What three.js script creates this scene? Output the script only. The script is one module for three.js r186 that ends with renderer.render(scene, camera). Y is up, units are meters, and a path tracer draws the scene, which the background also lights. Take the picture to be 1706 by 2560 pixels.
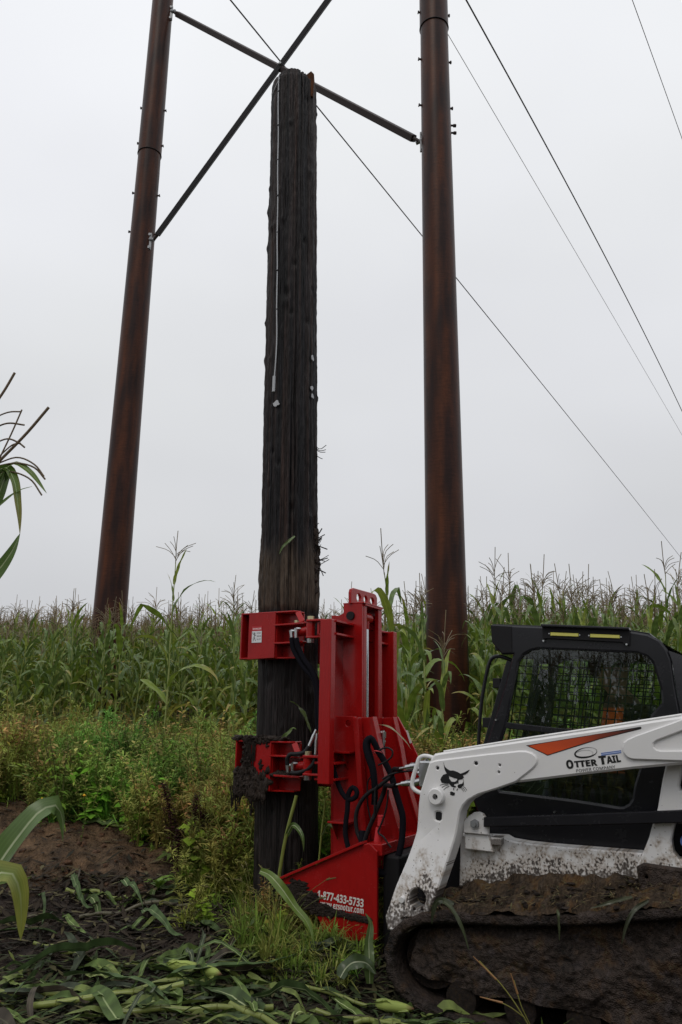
import * as THREE from 'three';
import { mergeGeometries, mergeVertices, toCreasedNormals } from 'three/addons/utils/BufferGeometryUtils.js';
import { RoundedBoxGeometry } from 'three/addons/geometries/RoundedBoxGeometry.js';
import { TessellateModifier } from 'three/addons/modifiers/TessellateModifier.js';
import { ImprovedNoise } from 'three/addons/math/ImprovedNoise.js';
import { MarchingCubes } from 'three/addons/objects/MarchingCubes.js';
import { FontLoader } from 'three/addons/loaders/FontLoader.js';
import { TextGeometry } from 'three/addons/geometries/TextGeometry.js';

// ---------------------------------------------------------------- camera, sky, sun, exposure
const R = (d) => (d * Math.PI) / 180;
const scene = new THREE.Scene();
const camera = new THREE.PerspectiveCamera(66, 682 / 1024, 0.05, 900);
camera.position.set(0, 1.65, 0);
camera.rotation.set(R(14.6), 0, R(0.73), 'YXZ');
const renderer = new THREE.WebGLRenderer({ antialias: true });
renderer.setSize(682, 1024);
renderer.toneMapping = THREE.LinearToneMapping;
renderer.toneMappingExposure = 1.0;
renderer.shadowMap.enabled = true;

let perlin = new ImprovedNoise();
function fbm(x, y, z = 0, oct = 4) { let s = 0, a = 0.5, f = 1; for (let i = 0; i < oct; i++) { s += a * perlin.noise(x * f + 13.7 * i, y * f + 7.1 * i, z * f + 3.3 * i); a *= 0.5; f *= 2.03; } return s; }
const clamp = (v, a = 0, b = 1) => Math.min(b, Math.max(a, v));
const sstep = (a, b, v) => { const t = clamp((v - a) / (b - a)); return t * t * (3 - 2 * t); };
const lerp = (a, b, t) => a + (b - a) * t;

{ // overcast sky: paler overhead, greyer toward the horizon, faint cloud mottling
  const W = 512, H = 256, d = new Float32Array(W * H * 4);
  for (let j = 0; j < H; j++) for (let i = 0; i < W; i++) {
    const el = (j + 0.5) / H * Math.PI - Math.PI / 2, az = i / W * Math.PI * 2;
    const e = Math.max(0, el) * 180 / Math.PI;
    let L = e < 8 ? 0.63 : e < 47 ? 0.63 + 0.285 * (e - 8) / 39 : 0.915 + 0.2 * sstep(47, 90, e);
    const cx = Math.cos(el) * Math.cos(az), cz = Math.cos(el) * Math.sin(az), cy = Math.sin(el);
    L *= 1 + 0.16 * fbm(cx * 1.7, cy * 3.4, cz * 1.7, 4);
    const warm = 0.5 + fbm(cx * 2.1 + 9, cy * 3, cz * 2.1, 3);
    const k = (j * W + i) * 4;
    d[k] = L * 0.985; d[k + 1] = L * (1.0 + 0.004 * warm); d[k + 2] = L * (1.055 - 0.03 * warm); d[k + 3] = 1;
  }
  const t = new THREE.DataTexture(d, W, H, THREE.RGBAFormat, THREE.FloatType);
  t.mapping = THREE.EquirectangularReflectionMapping; t.magFilter = THREE.LinearFilter; t.minFilter = THREE.LinearFilter; t.needsUpdate = true;
  scene.background = t; scene.environment = t;
}
const sun = new THREE.DirectionalLight(0xfff6ea, 0.55);
sun.position.set(-6, 24, 9); sun.target.position.set(0, 1, -7); scene.add(sun, sun.target);
sun.castShadow = true; sun.shadow.radius = 40; sun.shadow.mapSize.set(2048, 2048);
Object.assign(sun.shadow.camera, { left: -16, right: 16, top: 24, bottom: -16, near: 1, far: 80 });

// ---------------------------------------------------------------- helpers
function rng(seed) { let a = seed >>> 0; return () => { a |= 0; a = (a + 0x6d2b79f5) | 0; let t = Math.imul(a ^ (a >>> 15), 1 | a); t = (t + Math.imul(t ^ (t >>> 7), 61 | t)) ^ t; return ((t ^ (t >>> 14)) >>> 0) / 4294967296; }; }
const names = {};
function numbered(n) { names[n] = (names[n] ?? -1) + 1; return names[n] ? `${n}_${String(names[n]).padStart(3, '0')}` : n; }
function tag(o, label, category, group, kind) { if (label) o.userData.label = label; if (category) o.userData.category = category; if (group) o.userData.group = group; if (kind) o.userData.kind = kind; return o; }
function thing(name, label, category, group) { const g = new THREE.Group(); g.name = numbered(name); tag(g, label, category, group); scene.add(g); return g; }
function part(name, geo, mat, parent, label) { const m = new THREE.Mesh(Array.isArray(geo) ? join(geo) : geo, mat); m.name = name; if (label) m.userData.label = label; parent.add(m); return m; }
function join(gs) { gs = gs.map((g) => { g = g.index ? g.toNonIndexed() : g; for (const k of Object.keys(g.attributes)) if (!['position', 'normal', 'uv', 'color'].includes(k)) g.deleteAttribute(k); return g; }); const hasC = gs.some((g) => g.attributes.color); if (hasC) gs.forEach((g) => { if (!g.attributes.color) g.setAttribute('color', new THREE.BufferAttribute(new Float32Array(g.attributes.position.count * 3).fill(1), 3)); }); gs.forEach((g) => { g.clearGroups?.(); }); return mergeGeometries(gs, false); }
function shapeOf(pts, holes = []) { const s = new THREE.Shape(pts.map((p) => new THREE.Vector2(p[0], p[1]))); for (const h of holes) { const q = h.map((p) => new THREE.Vector2(p[0], p[1])); s.holes.push(new THREE.Path(q)); } return s; }
function ext(pts, z0, z1, holes = [], bevel = 0.003) { const b = Math.min(bevel, (z1 - z0) / 3); const g = new THREE.ExtrudeGeometry(shapeOf(pts, holes), { depth: z1 - z0 - 2 * b, bevelEnabled: b > 0, bevelThickness: b, bevelSize: b, bevelOffset: -b, bevelSegments: 1, curveSegments: 10, steps: 1 }); g.translate(0, 0, z0 + b); return g; }
// plan shape (x,z) pulled up from y0 to y1
function plan(pts, y0, y1, bevel = 0.003) { const g = ext(pts.map(([x, z]) => [x, -z]), 0, y1 - y0, [], bevel); g.rotateX(-Math.PI / 2); g.translate(0, y0, 0); return g; }
function flatUV(g) { const p = g.attributes.position, u = g.attributes.uv; for (let i = 0; i < p.count; i++) u.setXY(i, p.getX(i), p.getY(i)); return g; }
function circle(x, y, r, n = 16, ry = r) { const a = []; for (let i = 0; i < n; i++) { const t = -i / n * Math.PI * 2; a.push([x + r * Math.cos(t), y + ry * Math.sin(t)]); } return a; }
function box(x0, x1, y0, y1, z0, z1, r = 0.004) { const w = Math.abs(x1 - x0), h = Math.abs(y1 - y0), d = Math.abs(z1 - z0); const g = new RoundedBoxGeometry(w, h, d, 1, Math.min(r, w / 3, h / 3, d / 3)); g.translate((x0 + x1) / 2, (y0 + y1) / 2, (z0 + z1) / 2); return g; }
function vary(c, r, k = 0.35) { const q = 1 + (r() - 0.5) * k * 2; return c.map((v) => v * q); }
const V = (a) => new THREE.Vector3(a[0], a[1], a[2] ?? 0);
function cyl(a, b, r0, r1 = r0, n = 16) { a = V(a); b = V(b); const d = b.clone().sub(a), L = d.length(); const g = new THREE.CylinderGeometry(r1, r0, L, n); g.translate(0, L / 2, 0); g.applyQuaternion(new THREE.Quaternion().setFromUnitVectors(new THREE.Vector3(0, 1, 0), d.normalize())); g.translate(a.x, a.y, a.z); return g; }
function tube(pts, r, seg = pts.length * 6, n = 8) { return new THREE.TubeGeometry(new THREE.CatmullRomCurve3(pts.map(V), false, 'centripetal'), seg, r, n, false); }
const withZ = (pts, z) => pts.map((p, i) => [p[0], p[1], typeof z === 'function' ? z(i / (pts.length - 1)) : z]);
function bar(a, b, w, h) { a = V(a); b = V(b); const d = b.clone().sub(a), L = d.length(); const g = new RoundedBoxGeometry(w, L, h, 1, Math.min(w, h) * 0.12); g.translate(0, L / 2, 0); g.applyQuaternion(new THREE.Quaternion().setFromUnitVectors(new THREE.Vector3(0, 1, 0), d.normalize())); g.translate(a.x, a.y, a.z); return g; }
function resample(pts, n, closed = false) { const c = new THREE.CatmullRomCurve3(pts.map(V), closed, 'centripetal'); return c.getSpacedPoints(n).map((p) => [p.x, p.y, p.z]); }
function lineAt(pts, n) { // n+1 points spaced evenly on a polyline
  const P = pts.map(V), L = [0]; for (let i = 1; i < P.length; i++) L.push(L[i - 1] + P[i].distanceTo(P[i - 1])); const out = [];
  for (let k = 0; k <= n; k++) { const s = L[L.length - 1] * k / n; let i = 1; while (i < L.length - 1 && L[i] < s) i++; out.push(P[i - 1].clone().lerp(P[i], clamp((s - L[i - 1]) / Math.max(1e-6, L[i] - L[i - 1])))); } return out;
}
// rough sheet between two polylines, pushed along its normals by noise
function sheet(A, B, nu, nv, amp, freq, seed = 0) {
  const a = lineAt(A, nu), b = lineAt(B, nu), pos = [], uv = [], idx = [];
  for (let i = 0; i <= nu; i++) for (let j = 0; j <= nv; j++) { const p = a[i].clone().lerp(b[i], j / nv); pos.push(p.x, p.y, p.z); uv.push(p.x, p.y + p.z); }
  for (let i = 0; i < nu; i++) for (let j = 0; j < nv; j++) { const k = i * (nv + 1) + j; idx.push(k, k + nv + 1, k + 1, k + 1, k + nv + 1, k + nv + 2); }
  const g = new THREE.BufferGeometry(); g.setAttribute('position', new THREE.Float32BufferAttribute(pos, 3)); g.setAttribute('uv', new THREE.Float32BufferAttribute(uv, 2)); g.setIndex(idx); g.computeVertexNormals();
  rough(g, amp, freq, seed); return g;
}
function rough(g, amp, freq, seed = 0, oct = 4) {
  const p = g.attributes.position, n = g.attributes.normal;
  for (let i = 0; i < p.count; i++) { const x = p.getX(i), y = p.getY(i), z = p.getZ(i); const d = amp * (fbm(x * freq + seed, y * freq, z * freq, oct) * 1.6 + 0.3 * Math.abs(fbm(x * freq * 2.3 + seed + 40, y * freq * 2.3, z * freq * 2.3, 2))); p.setXYZ(i, x + n.getX(i) * d, y + n.getY(i) * d, z + n.getZ(i) * d); }
  g.computeVertexNormals(); return g;
}
// handful of irregular lumps merged into one geometry
const lumpBase = [0, 1, 2].map((s) => { let g = new THREE.IcosahedronGeometry(1, 2); g.deleteAttribute('uv'); g = mergeVertices(g); const p = g.attributes.position; for (let i = 0; i < p.count; i++) { const v = new THREE.Vector3().fromBufferAttribute(p, i); const k = 1 + 1.1 * fbm(v.x * 1.3 + s * 5, v.y * 1.3, v.z * 1.3, 3); p.setXYZ(i, v.x * k, v.y * k, v.z * k); } g.computeVertexNormals(); g.setAttribute('uv', new THREE.Float32BufferAttribute(new Float32Array(p.count * 2).map((_, i) => (i % 2 ? p.getY(i >> 1) : p.getX(i >> 1)) * 0.05), 2)); return g; });
function lumps(list, r) { // list of [x,y,z,sx,sy,sz]
  return join(list.map(([x, y, z, sx, sy = sx, sz = sx], i) => { const g = lumpBase[i % 3].clone(); g.rotateX(r() * 6); g.rotateY(r() * 6); g.scale(sx, sy, sz); g.translate(x, y, z); return g; }));
}
// ---------------------------------------------------------------- textures
function tex(w, h, fn, srgb = false) {
  const d = new Uint8Array(w * h * 4); const o = [0, 0, 0];
  for (let j = 0; j < h; j++) for (let i = 0; i < w; i++) { fn(i / w, j / h, o); const k = (j * w + i) * 4; for (let c = 0; c < 3; c++) { let v = clamp(o[c]); if (srgb) v = v <= 0.0031308 ? v * 12.92 : 1.055 * Math.pow(v, 1 / 2.4) - 0.055; d[k + c] = v * 255; } d[k + 3] = 255; }
  const t = new THREE.DataTexture(d, w, h); t.wrapS = t.wrapT = THREE.RepeatWrapping; t.magFilter = THREE.LinearFilter; t.minFilter = THREE.LinearMipmapLinearFilter; t.generateMipmaps = true; if (srgb) t.colorSpace = THREE.SRGBColorSpace; t.needsUpdate = true; return t;
}
function tiled(fx, fy, u, v, seed, oct = 4) { // noise that repeats over the unit square
  const a = fbm(u * fx, v * fy, seed, oct), b = fbm((u - 1) * fx, v * fy, seed, oct), c = fbm(u * fx, (v - 1) * fy, seed, oct), d = fbm((u - 1) * fx, (v - 1) * fy, seed, oct);
  const su = sstep(0.8, 1, u), sv = sstep(0.8, 1, v); return lerp(lerp(a, b, su), lerp(c, d, su), sv);
}
const soilTex = tex(512, 512, (u, v, o) => { const n = tiled(7, 7, u, v, 1, 5), f = tiled(60, 60, u, v, 5, 2), g = tiled(24, 24, u, v, 9, 3); const k = 0.62 + 0.75 * n + 0.5 * f + 0.4 * g; const red = 0.03 * tiled(5, 5, u, v, 20, 3); o[0] = k * (1 + red * 4); o[1] = k * 0.96; o[2] = k * (0.92 - red * 3); const straw = tiled(90, 14, u, v, 31, 2); if (straw > 0.33) { o[0] *= 1.7; o[1] *= 1.6; o[2] *= 1.2; } }, true);
const soilBump = tex(512, 512, (u, v, o) => { const k = 0.5 + 0.8 * tiled(14, 14, u, v, 2, 5) + 0.35 * tiled(70, 70, u, v, 6, 2); o[0] = o[1] = o[2] = k; });
const mudTex = tex(512, 512, (u, v, o) => { const n = tiled(5, 5, u, v, 41, 5), f = tiled(50, 50, u, v, 45, 3), p = tiled(9, 9, u, v, 49, 4), q = tiled(14, 14, u, v, 53, 4); const k = 0.55 + 0.8 * n + 0.7 * f; o[0] = k; o[1] = k * 0.97; o[2] = k * 0.95; if (p > 0.06) { const t = clamp((p - 0.06) * 5); o[0] = lerp(o[0], k * 1.9, t); o[1] = lerp(o[1], k * 1.45, t); o[2] = lerp(o[2], k * 0.95, t); } if (p < -0.14) { const t = clamp((-p - 0.14) * 6) * 0.45; o[0] *= 1 - t; o[1] *= 1 - t; o[2] *= 1 - t; } if (q > 0.12) { const t = clamp((q - 0.12) * 6); o[0] = lerp(o[0], k * 1.35, t); o[1] = lerp(o[1], k * 1.4, t); o[2] = lerp(o[2], k * 1.6, t); } }, true);
const grainTex = tex(1024, 1024, (u, v, o) => { const a = tiled(150, 4, u, v, 61, 3), b = tiled(60, 1.5, u, v, 65, 3), c = tiled(260, 26, u, v, 69, 2); const k = clamp(0.55 + 1.1 * a + 0.8 * b + 0.5 * c, 0.08, 1); o[0] = k; o[1] = k; o[2] = k; }, true);
const steelTex = tex(512, 1024, (u, v, o) => { // weathering steel: dark patina, fine horizontal ripple, orange bloom in streaks
  const st = tiled(3, 3, u, v, 4, 4) + 0.5 * tiled(60, 60, u, v, 5, 3), fine = 1.5 * tiled(10, 220, u, v, 8, 2), blo = tiled(9, 2.5, u, v, 12, 4); const k = 0.8 + 0.55 * st + 0.32 * fine; const b = clamp(0.35 + blo * 1.9);
  o[0] = k * lerp(0.030, 0.100, b); o[1] = k * lerp(0.0125, 0.031, b); o[2] = k * lerp(0.010, 0.0125, b); }, true);
const paintRough = tex(256, 256, (u, v, o) => { const k = 0.42 + 0.5 * tiled(6, 6, u, v, 3, 4) + 0.3 * tiled(40, 40, u, v, 7, 2); o[0] = o[1] = o[2] = k; });
const grimeTex = tex(512, 512, (u, v, o) => { const n = tiled(5, 5, u, v, 15, 5), sp = tiled(70, 70, u, v, 18, 2), st = tiled(30, 5, u, v, 24, 3); let k = 1 - 0.22 * clamp(n * 2.2) - 0.12 * clamp(st * 2); if (sp > 0.36) k *= 0.72; o[0] = k; o[1] = k * 0.99; o[2] = k * 0.97; }, true);
const leafTex = tex(64, 128, (u, v, o) => { const m = Math.exp(-Math.pow((u - 0.5) / 0.035, 2)), vein = 0.9 + 0.1 * Math.cos(u * 64 * 2.1) + 0.25 * tiled(5, 9, u, v, 3, 3); o[0] = clamp(vein * 0.82 + m * 0.35); o[1] = clamp(vein * 0.82 + m * 0.3); o[2] = clamp(vein * 0.82 + m * 0.4); }, true);
// white arm and chassis paint in metres of the machine's side: mud that is really caked there
const mudLine = [[-0.3, 0.60], [0.0, 0.64], [0.06, 0.72], [0.14, 0.76], [0.2, 0.70], [0.24, 0.72], [0.33, 0.783], [0.467, 0.806], [0.59, 0.843], [0.73, 0.856], [0.88, 0.845], [1.03, 0.888], [1.18, 0.911], [1.25, 0.87], [1.7, 0.9]];
const mudAt = (x) => { let i = 1; while (i < mudLine.length - 1 && mudLine[i][0] < x) i++; const a = mudLine[i - 1], b = mudLine[i]; return lerp(a[1], b[1], clamp((x - a[0]) / (b[0] - a[0]))); };
const whiteTex = tex(1536, 1536, (u, v, o) => {
  const x = u * 2 - 0.3, y = v * 2; const base = 0.74 * (1 + 0.05 * fbm(x * 4, y * 4, 3, 3)); o[0] = base; o[1] = base * 0.99; o[2] = base * 0.985;
  if (y > 1.75) return;
  const above = y - mudAt(x); const big = fbm(x * 16, y * 15, 7, 5), fine = fbm(x * 75, y * 60, 11, 3), drip = fbm(x * 55, y * 9, 17, 3);
  const film = clamp((0.2 - above) / 0.2 + big * 1.6) * clamp((0.30 - above) / 0.1);
  if (film > 0.22) { const t = clamp((film - 0.22) * 1.9) * clamp(0.62 + 1.5 * fine); o[0] = lerp(o[0], 0.33, t); o[1] = lerp(o[1], 0.265, t); o[2] = lerp(o[2], 0.205, t); }
  const mud = -above * 13 + big * 2.4 + drip * 1.2 + fine * 3.4; if (mud > 0) { const t = clamp(mud * 2.6) * clamp(0.75 + 1.2 * fine + 0.5 * drip); const k = 0.8 + fine; o[0] = lerp(o[0], 0.055 * k, t); o[1] = lerp(o[1], 0.043 * k, t); o[2] = lerp(o[2], 0.037 * k, t); }
  const sp = fbm(x * 85, y * 70, 23, 2), dens = 0.48 - 0.23 * clamp((0.5 - above) / 0.45); if (sp > dens) { const t = clamp((sp - dens) * 22); o[0] = lerp(o[0], 0.08, t); o[1] = lerp(o[1], 0.066, t); o[2] = lerp(o[2], 0.055, t); }
}, true);
whiteTex.wrapS = whiteTex.wrapT = THREE.ClampToEdgeWrapping; whiteTex.repeat.set(0.5, 0.5); whiteTex.offset.set(0.15, 0);
function rep(t, x, y) { const c = t.clone(); c.repeat.set(x, y); c.needsUpdate = true; return c; }
// ---------------------------------------------------------------- materials
const std = (o) => new THREE.MeshStandardMaterial(o), phys = (o) => new THREE.MeshPhysicalMaterial(o);
const rgb = (r, g, b) => new THREE.Color().setRGB(r, g, b);
const M = {
  red: phys({ color: rgb(0.33, 0.0085, 0.0085), map: rep(grimeTex, 1.3, 1.3), roughness: 0.5, roughnessMap: rep(paintRough, 1.7, 1.7), specularIntensity: 0.45, clearcoat: 0.12, clearcoatRoughness: 0.25 }),
  white: phys({ color: 0xffffff, map: whiteTex, roughness: 0.5, clearcoat: 0.25, clearcoatRoughness: 0.3 }),
  whitePlain: phys({ color: rgb(0.72, 0.715, 0.71), roughness: 0.45, clearcoat: 0.25, clearcoatRoughness: 0.3 }),
  black: phys({ color: rgb(0.016, 0.016, 0.019), roughness: 0.5, roughnessMap: rep(paintRough, 1.5, 1.5), specularIntensity: 0.55 }),
  blackPlastic: phys({ color: rgb(0.011, 0.0105, 0.012), roughness: 0.6, specularIntensity: 0.4 }),
  rubber: phys({ color: rgb(0.010, 0.0095, 0.011), roughness: 0.5, specularIntensity: 0.5 }),
  sleeve: phys({ color: rgb(0.009, 0.0085, 0.012), roughness: 0.95, specularIntensity: 0.15 }),
  chrome: std({ color: rgb(0.55, 0.56, 0.57), metalness: 1, roughness: 0.28 }),
  rod: std({ color: rgb(0.60, 0.63, 0.66), metalness: 1, roughness: 0.22 }),
  zinc: std({ color: rgb(0.55, 0.49, 0.30), metalness: 0.9, roughness: 0.4 }),
  galv: std({ color: rgb(0.30, 0.31, 0.32), metalness: 0.7, roughness: 0.55 }),
  mud: phys({ color: rgb(0.062, 0.046, 0.038), map: rep(mudTex, 1.1, 1.1), bumpMap: rep(soilBump, 2.2, 2.2), bumpScale: 0.02, roughness: 0.7, specularIntensity: 0.5 }),
  mudTan: phys({ color: rgb(0.088, 0.062, 0.040), specularIntensity: 0.4, map: rep(mudTex, 1.7, 1.7), bumpMap: rep(soilBump, 2.2, 2.2), bumpScale: 0.02, roughness: 0.85 }),
  soil: phys({ color: 0xffffff, specularIntensity: 0.5, vertexColors: true, map: rep(soilTex, 0.9, 0.9), bumpMap: rep(soilBump, 1.3, 1.3), bumpScale: 0.035, roughness: 0.8 }),
  steel: phys({ color: 0xffffff, map: rep(steelTex, 1, 0.22), roughness: 0.38, specularIntensity: 0.32 }),
  braceDark: phys({ color: rgb(0.032, 0.020, 0.018), roughness: 0.55, specularIntensity: 0.6 }),
  braceGrey: phys({ color: rgb(0.035, 0.034, 0.037), roughness: 0.5, specularIntensity: 0.6 }),
  wood: phys({ color: 0xffffff, vertexColors: true, map: rep(grainTex, 1, 0.45), bumpMap: rep(grainTex, 1, 0.45), bumpScale: 0.012, roughness: 0.55, specularIntensity: 0.4 }),
  freshWood: phys({ color: rgb(0.13, 0.05, 0.021), roughness: 0.85, specularIntensity: 0.3, map: rep(grainTex, 3, 3) }),
  plant: phys({ color: 0xffffff, vertexColors: true, map: leafTex, roughness: 0.92, transmission: 0.3, thickness: 0, specularIntensity: 0.15, clearcoat: 0.75, clearcoatRoughness: 0.25, side: THREE.DoubleSide }),
  trampled: phys({ color: 0xffffff, vertexColors: true, map: rep(grimeTex, 1, 3), roughness: 0.9, transmission: 0.15, thickness: 0, specularIntensity: 0.2, clearcoat: 0.3, clearcoatRoughness: 0.45, side: THREE.DoubleSide }),
  weed: phys({ color: 0xffffff, vertexColors: true, roughness: 0.95, transmission: 0.35, thickness: 0, specularIntensity: 0.12, side: THREE.DoubleSide }),
  glass: phys({ color: rgb(0.80, 0.87, 0.84), roughness: 0.0, transmission: 1, thickness: 0, ior: 1.5 }),
  ink: std({ color: rgb(0.008, 0.008, 0.009), roughness: 0.4 }),
  wire: std({ color: rgb(0.06, 0.06, 0.065), roughness: 0.6 }),
  wirePale: std({ color: rgb(0.42, 0.43, 0.45), roughness: 0.6 }),
  flower: std({ color: rgb(0.75, 0.42, 0.02), roughness: 0.8 }),
};
// ---------------------------------------------------------------- terrain
const O = [0.806, 0, -5.623], PHI = R(28), cP = Math.cos(PHI), sP = Math.sin(PHI);
const toLocal = (x, z) => { const dx = x - O[0], dz = z - O[2]; return [dx * cP + dz * sP, -dx * sP + dz * cP]; };
const toWorld = (lx, lz) => [O[0] + lx * cP - lz * sP, O[2] + lx * sP + lz * cP];
const prof = [[0, 0.12], [4.2, 0.08], [5.0, 0.12], [5.6, 0.24], [6.2, 0.36], [7, 0.58], [8, 0.82], [10, 0.93], [13, 1.14], [20, 1.62], [25, 2.0], [40, 3.4], [60, 5.0], [120, 9], [500, 10]];
function groundBase(x, z) {
  const d = Math.max(0, -z); let i = 1; while (i < prof.length - 1 && prof[i][0] < d) i++; const a = prof[i - 1], b = prof[i];
  let y = lerp(a[1], b[1], clamp((d - a[0]) / (b[0] - a[0])));
  const side = sstep(-2.6, -1.4, x); y += (1 - side) * 0.10 * sstep(6.2, 7.2, d) * (1 - sstep(8, 10, d));
  const [lx, lz] = toLocal(x, z); const w = sstep(-0.75, -0.2, lx) * (1 - sstep(1.15, 1.9, Math.abs(lz))) * (1 - sstep(3.2, 4.6, lx)); y = lerp(y, 0.075, w);
  const hx = x + 0.38, hz = z + 6.25; y -= 0.22 * Math.exp(-(hx * hx + hz * hz) / 0.16);
  const bx = x - 0.05, bz = z + 5.15; y += 0.15 * Math.exp(-(bx * bx + (bz + 0.12) * (bz + 0.12) * 1.5) / 0.14);
  return y;
}
function ground(x, z) { const y = groundBase(x, z), d = -z; const k = d < 10 ? 1 : 0.5; return y + k * (0.07 * fbm(x * 0.9, z * 0.9, 1, 3) + (d > 6 && d < 9 && x < -0.8 ? 0.16 : 0.06) * Math.abs(fbm(x * 2.6, z * 2.6, 4, 4)) + 0.022 * fbm(x * 11, z * 11, 8, 2) + (d > 6 && d < 8.6 && x < -0.8 ? 0.05 * Math.abs(fbm(x * 7, z * 7, 12, 3)) + 0.02 * fbm(x * 18, z * 18, 15, 2) : 0)); }
{
  const axis = (lo, hi, step, grow, far) => { const a = []; for (let v = lo; v <= hi; v += step) a.push(v); let s = step, v = hi; while (v < far) { s *= grow; v += s; a.push(v); } s = step; v = lo; while (v > -far) { s *= grow; v -= s; a.unshift(v); } return a; };
  const X = axis(-3.6, 3.0, 0.032, 1.12, 420), Z = axis(-9.2, -3.6, 0.034, 1.12, 420); const pos = [], uv = [], col = [], idx = [], nz = Z.length;
  for (const x of X) for (const z of Z) {
    pos.push(x, ground(x, z), z); uv.push(x * 0.9, z * 0.9); const d = -z, n = fbm(x * 1.3, z * 1.3, 20, 4), n2 = fbm(x * 5, z * 5, 26, 3);
    // brown subsoil on the bank, dark wet mud below it
    const bank = clamp(sstep(6.15, 6.6, d + n * 0.9) * (1 - sstep(8.3, 9.2, d + n)) * (1 - sstep(-1.25, -0.8, x + n * 0.7)) * 1.0 + n2 * 0.3);
    const t = 0.85 + 1.2 * n2; col.push(t * lerp(0.060, 0.165, bank), t * lerp(0.043, 0.105, bank), t * lerp(0.034, 0.058, bank));
  }
  for (let i = 0; i < X.length - 1; i++) for (let j = 0; j < nz - 1; j++) { const k = i * nz + j; idx.push(k, k + 1, k + nz, k + nz, k + 1, k + nz + 1); }
  const g = new THREE.BufferGeometry(); g.setAttribute('position', new THREE.Float32BufferAttribute(pos, 3)); g.setAttribute('uv', new THREE.Float32BufferAttribute(uv, 2)); g.setAttribute('color', new THREE.Float32BufferAttribute(col, 3)); g.setIndex(idx); g.computeVertexNormals();
  const m = new THREE.Mesh(g, M.soil); m.name = 'ground'; tag(m, 'churned dark mud rising to a brown dirt bank and the field', 'ground', null, 'structure'); scene.add(m);
}
// ---------------------------------------------------------------- steel H-frame poles, braces, wires
function steelPole(x, z, baseY, jointY, rB, rJ, rT, topY, label, lugs) {
  const g = thing('steel_pole', label, 'pole', 'steel poles of the transmission tower'); g.position.set(x, 0, z);
  const sec = (y0, y1, r0, r1) => { const c = new THREE.CylinderGeometry(r1, r0, y1 - y0, 64, 20, false); c.translate(0, (y0 + y1) / 2, 0); const u = c.attributes.uv, p = c.attributes.position; for (let i = 0; i < u.count; i++) u.setXY(i, u.getX(i) * 1.0, p.getY(i)); return c; };
  part('lower_section', sec(baseY, jointY, rB, rJ), M.steel, g);
  part('upper_section', sec(jointY - 0.02, topY, rJ + 0.014, rT), M.steel, g);
  part('joint_ring', new THREE.TorusGeometry(rJ + 0.009, 0.012, 8, 48).rotateX(Math.PI / 2).translate(0, jointY - 0.02, 0), M.blackPlastic, g);
  for (const [ang, y, len] of lugs) { const r = lerp(rB, rJ, clamp((y - baseY) / (jointY - baseY))) * (y > jointY ? 0.99 : 1); const a = R(ang), c = Math.cos(a), s = Math.sin(a); part('step_lug', [cyl([c * (r - 0.02), y, s * (r - 0.02)], [c * (r + len), y + len * 0.15, s * (r + len)], 0.02, 0.02, 8), cyl([c * (r + len * 0.6), y + len * 0.09, s * (r + len * 0.6)], [c * (r + len), y + len * 0.15, s * (r + len)], 0.033, 0.033, 8)], M.braceDark, g); }
  return g;
}
const lugsOf = (ys) => ys.flatMap((y) => [[178, y, 0.055], [-4, y - 0.04, 0.055]]);
const poleL = steelPole(-4.83, -16.6, 0.7, 15.02, 0.365, 0.272, 0.235, 26, 'rusty brown steel pole on the left standing in the corn', lugsOf([16.36, 15.32, 13.9, 12.83]));
const poleR = steelPole(1.762, -13.0, 0.4, 15.2, 0.352, 0.276, 0.24, 26, 'rusty brown steel pole rising behind the loader cab', [...lugsOf([15.58, 14.42, 13.32]), [-12, 12.92, 0.12], [-12, 12.75, 0.12]]);
part('bond_wire', tube([[0.29, 14.9, 0.1], [0.31, 14.3, 0.1], [0.3, 13.9, 0.1]], 0.006, 12, 5), M.wire, poleL);
function bracket(g, x, y, z, dx, dz) { part('brace_bracket', [bar([x, y - 0.22, z], [x, y + 0.22, z], 0.09, 0.05), cyl([x, y + 0.05, z], [x + dx, y + 0.02, z + dz], 0.045, 0.045, 10), cyl([x, y - 0.17, z - 0.03], [x, y - 0.17, z + 0.05], 0.035, 0.035, 8), cyl([x, y + 0.17, z - 0.03], [x, y + 0.17, z + 0.05], 0.035, 0.035, 8)], M.galv, g); }
bracket(poleL, 0.26, 19.24, 0.08, 0.12, 0.05); bracket(poleL, 0.22, 12.48, 0.16, 0.12, 0.05); bracket(poleR, -0.27, 12.52, -0.05, -0.12, -0.05); bracket(poleR, -0.22, 19.2, -0.08, -0.12, -0.05);
function brace(a, b, w, mat, label) {
  const g = thing('cross_brace', label, 'brace', 'diagonal braces between the steel poles'); const A = V(a), B = V(b), d = B.clone().sub(A).normalize();
  const a2 = A.clone().addScaledVector(d, 0.14), b2 = B.clone().addScaledVector(d, -0.14);
  part('beam', bar(a2.toArray(), b2.toArray(), w, w), mat, g);
  for (const [p, q] of [[A, a2], [B, b2]]) part('end_clevis', [cyl(p.toArray(), q.clone().addScaledVector(d, p === A ? 0.1 : -0.1).toArray(), 0.035, w * 0.42, 8)], M.braceDark, g);
  const m = A.clone().lerp(B, 0.5); part('center_bolt', cyl([m.x, m.y, m.z - 0.1], [m.x, m.y, m.z + 0.1], 0.03, 0.03, 8), M.galv, g);
  return g;
}
brace([-4.47, 19.24, -16.5], [1.42, 12.54, -13.05], 0.135, M.braceDark, 'brown diagonal brace running down from the left pole to the right pole');
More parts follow.
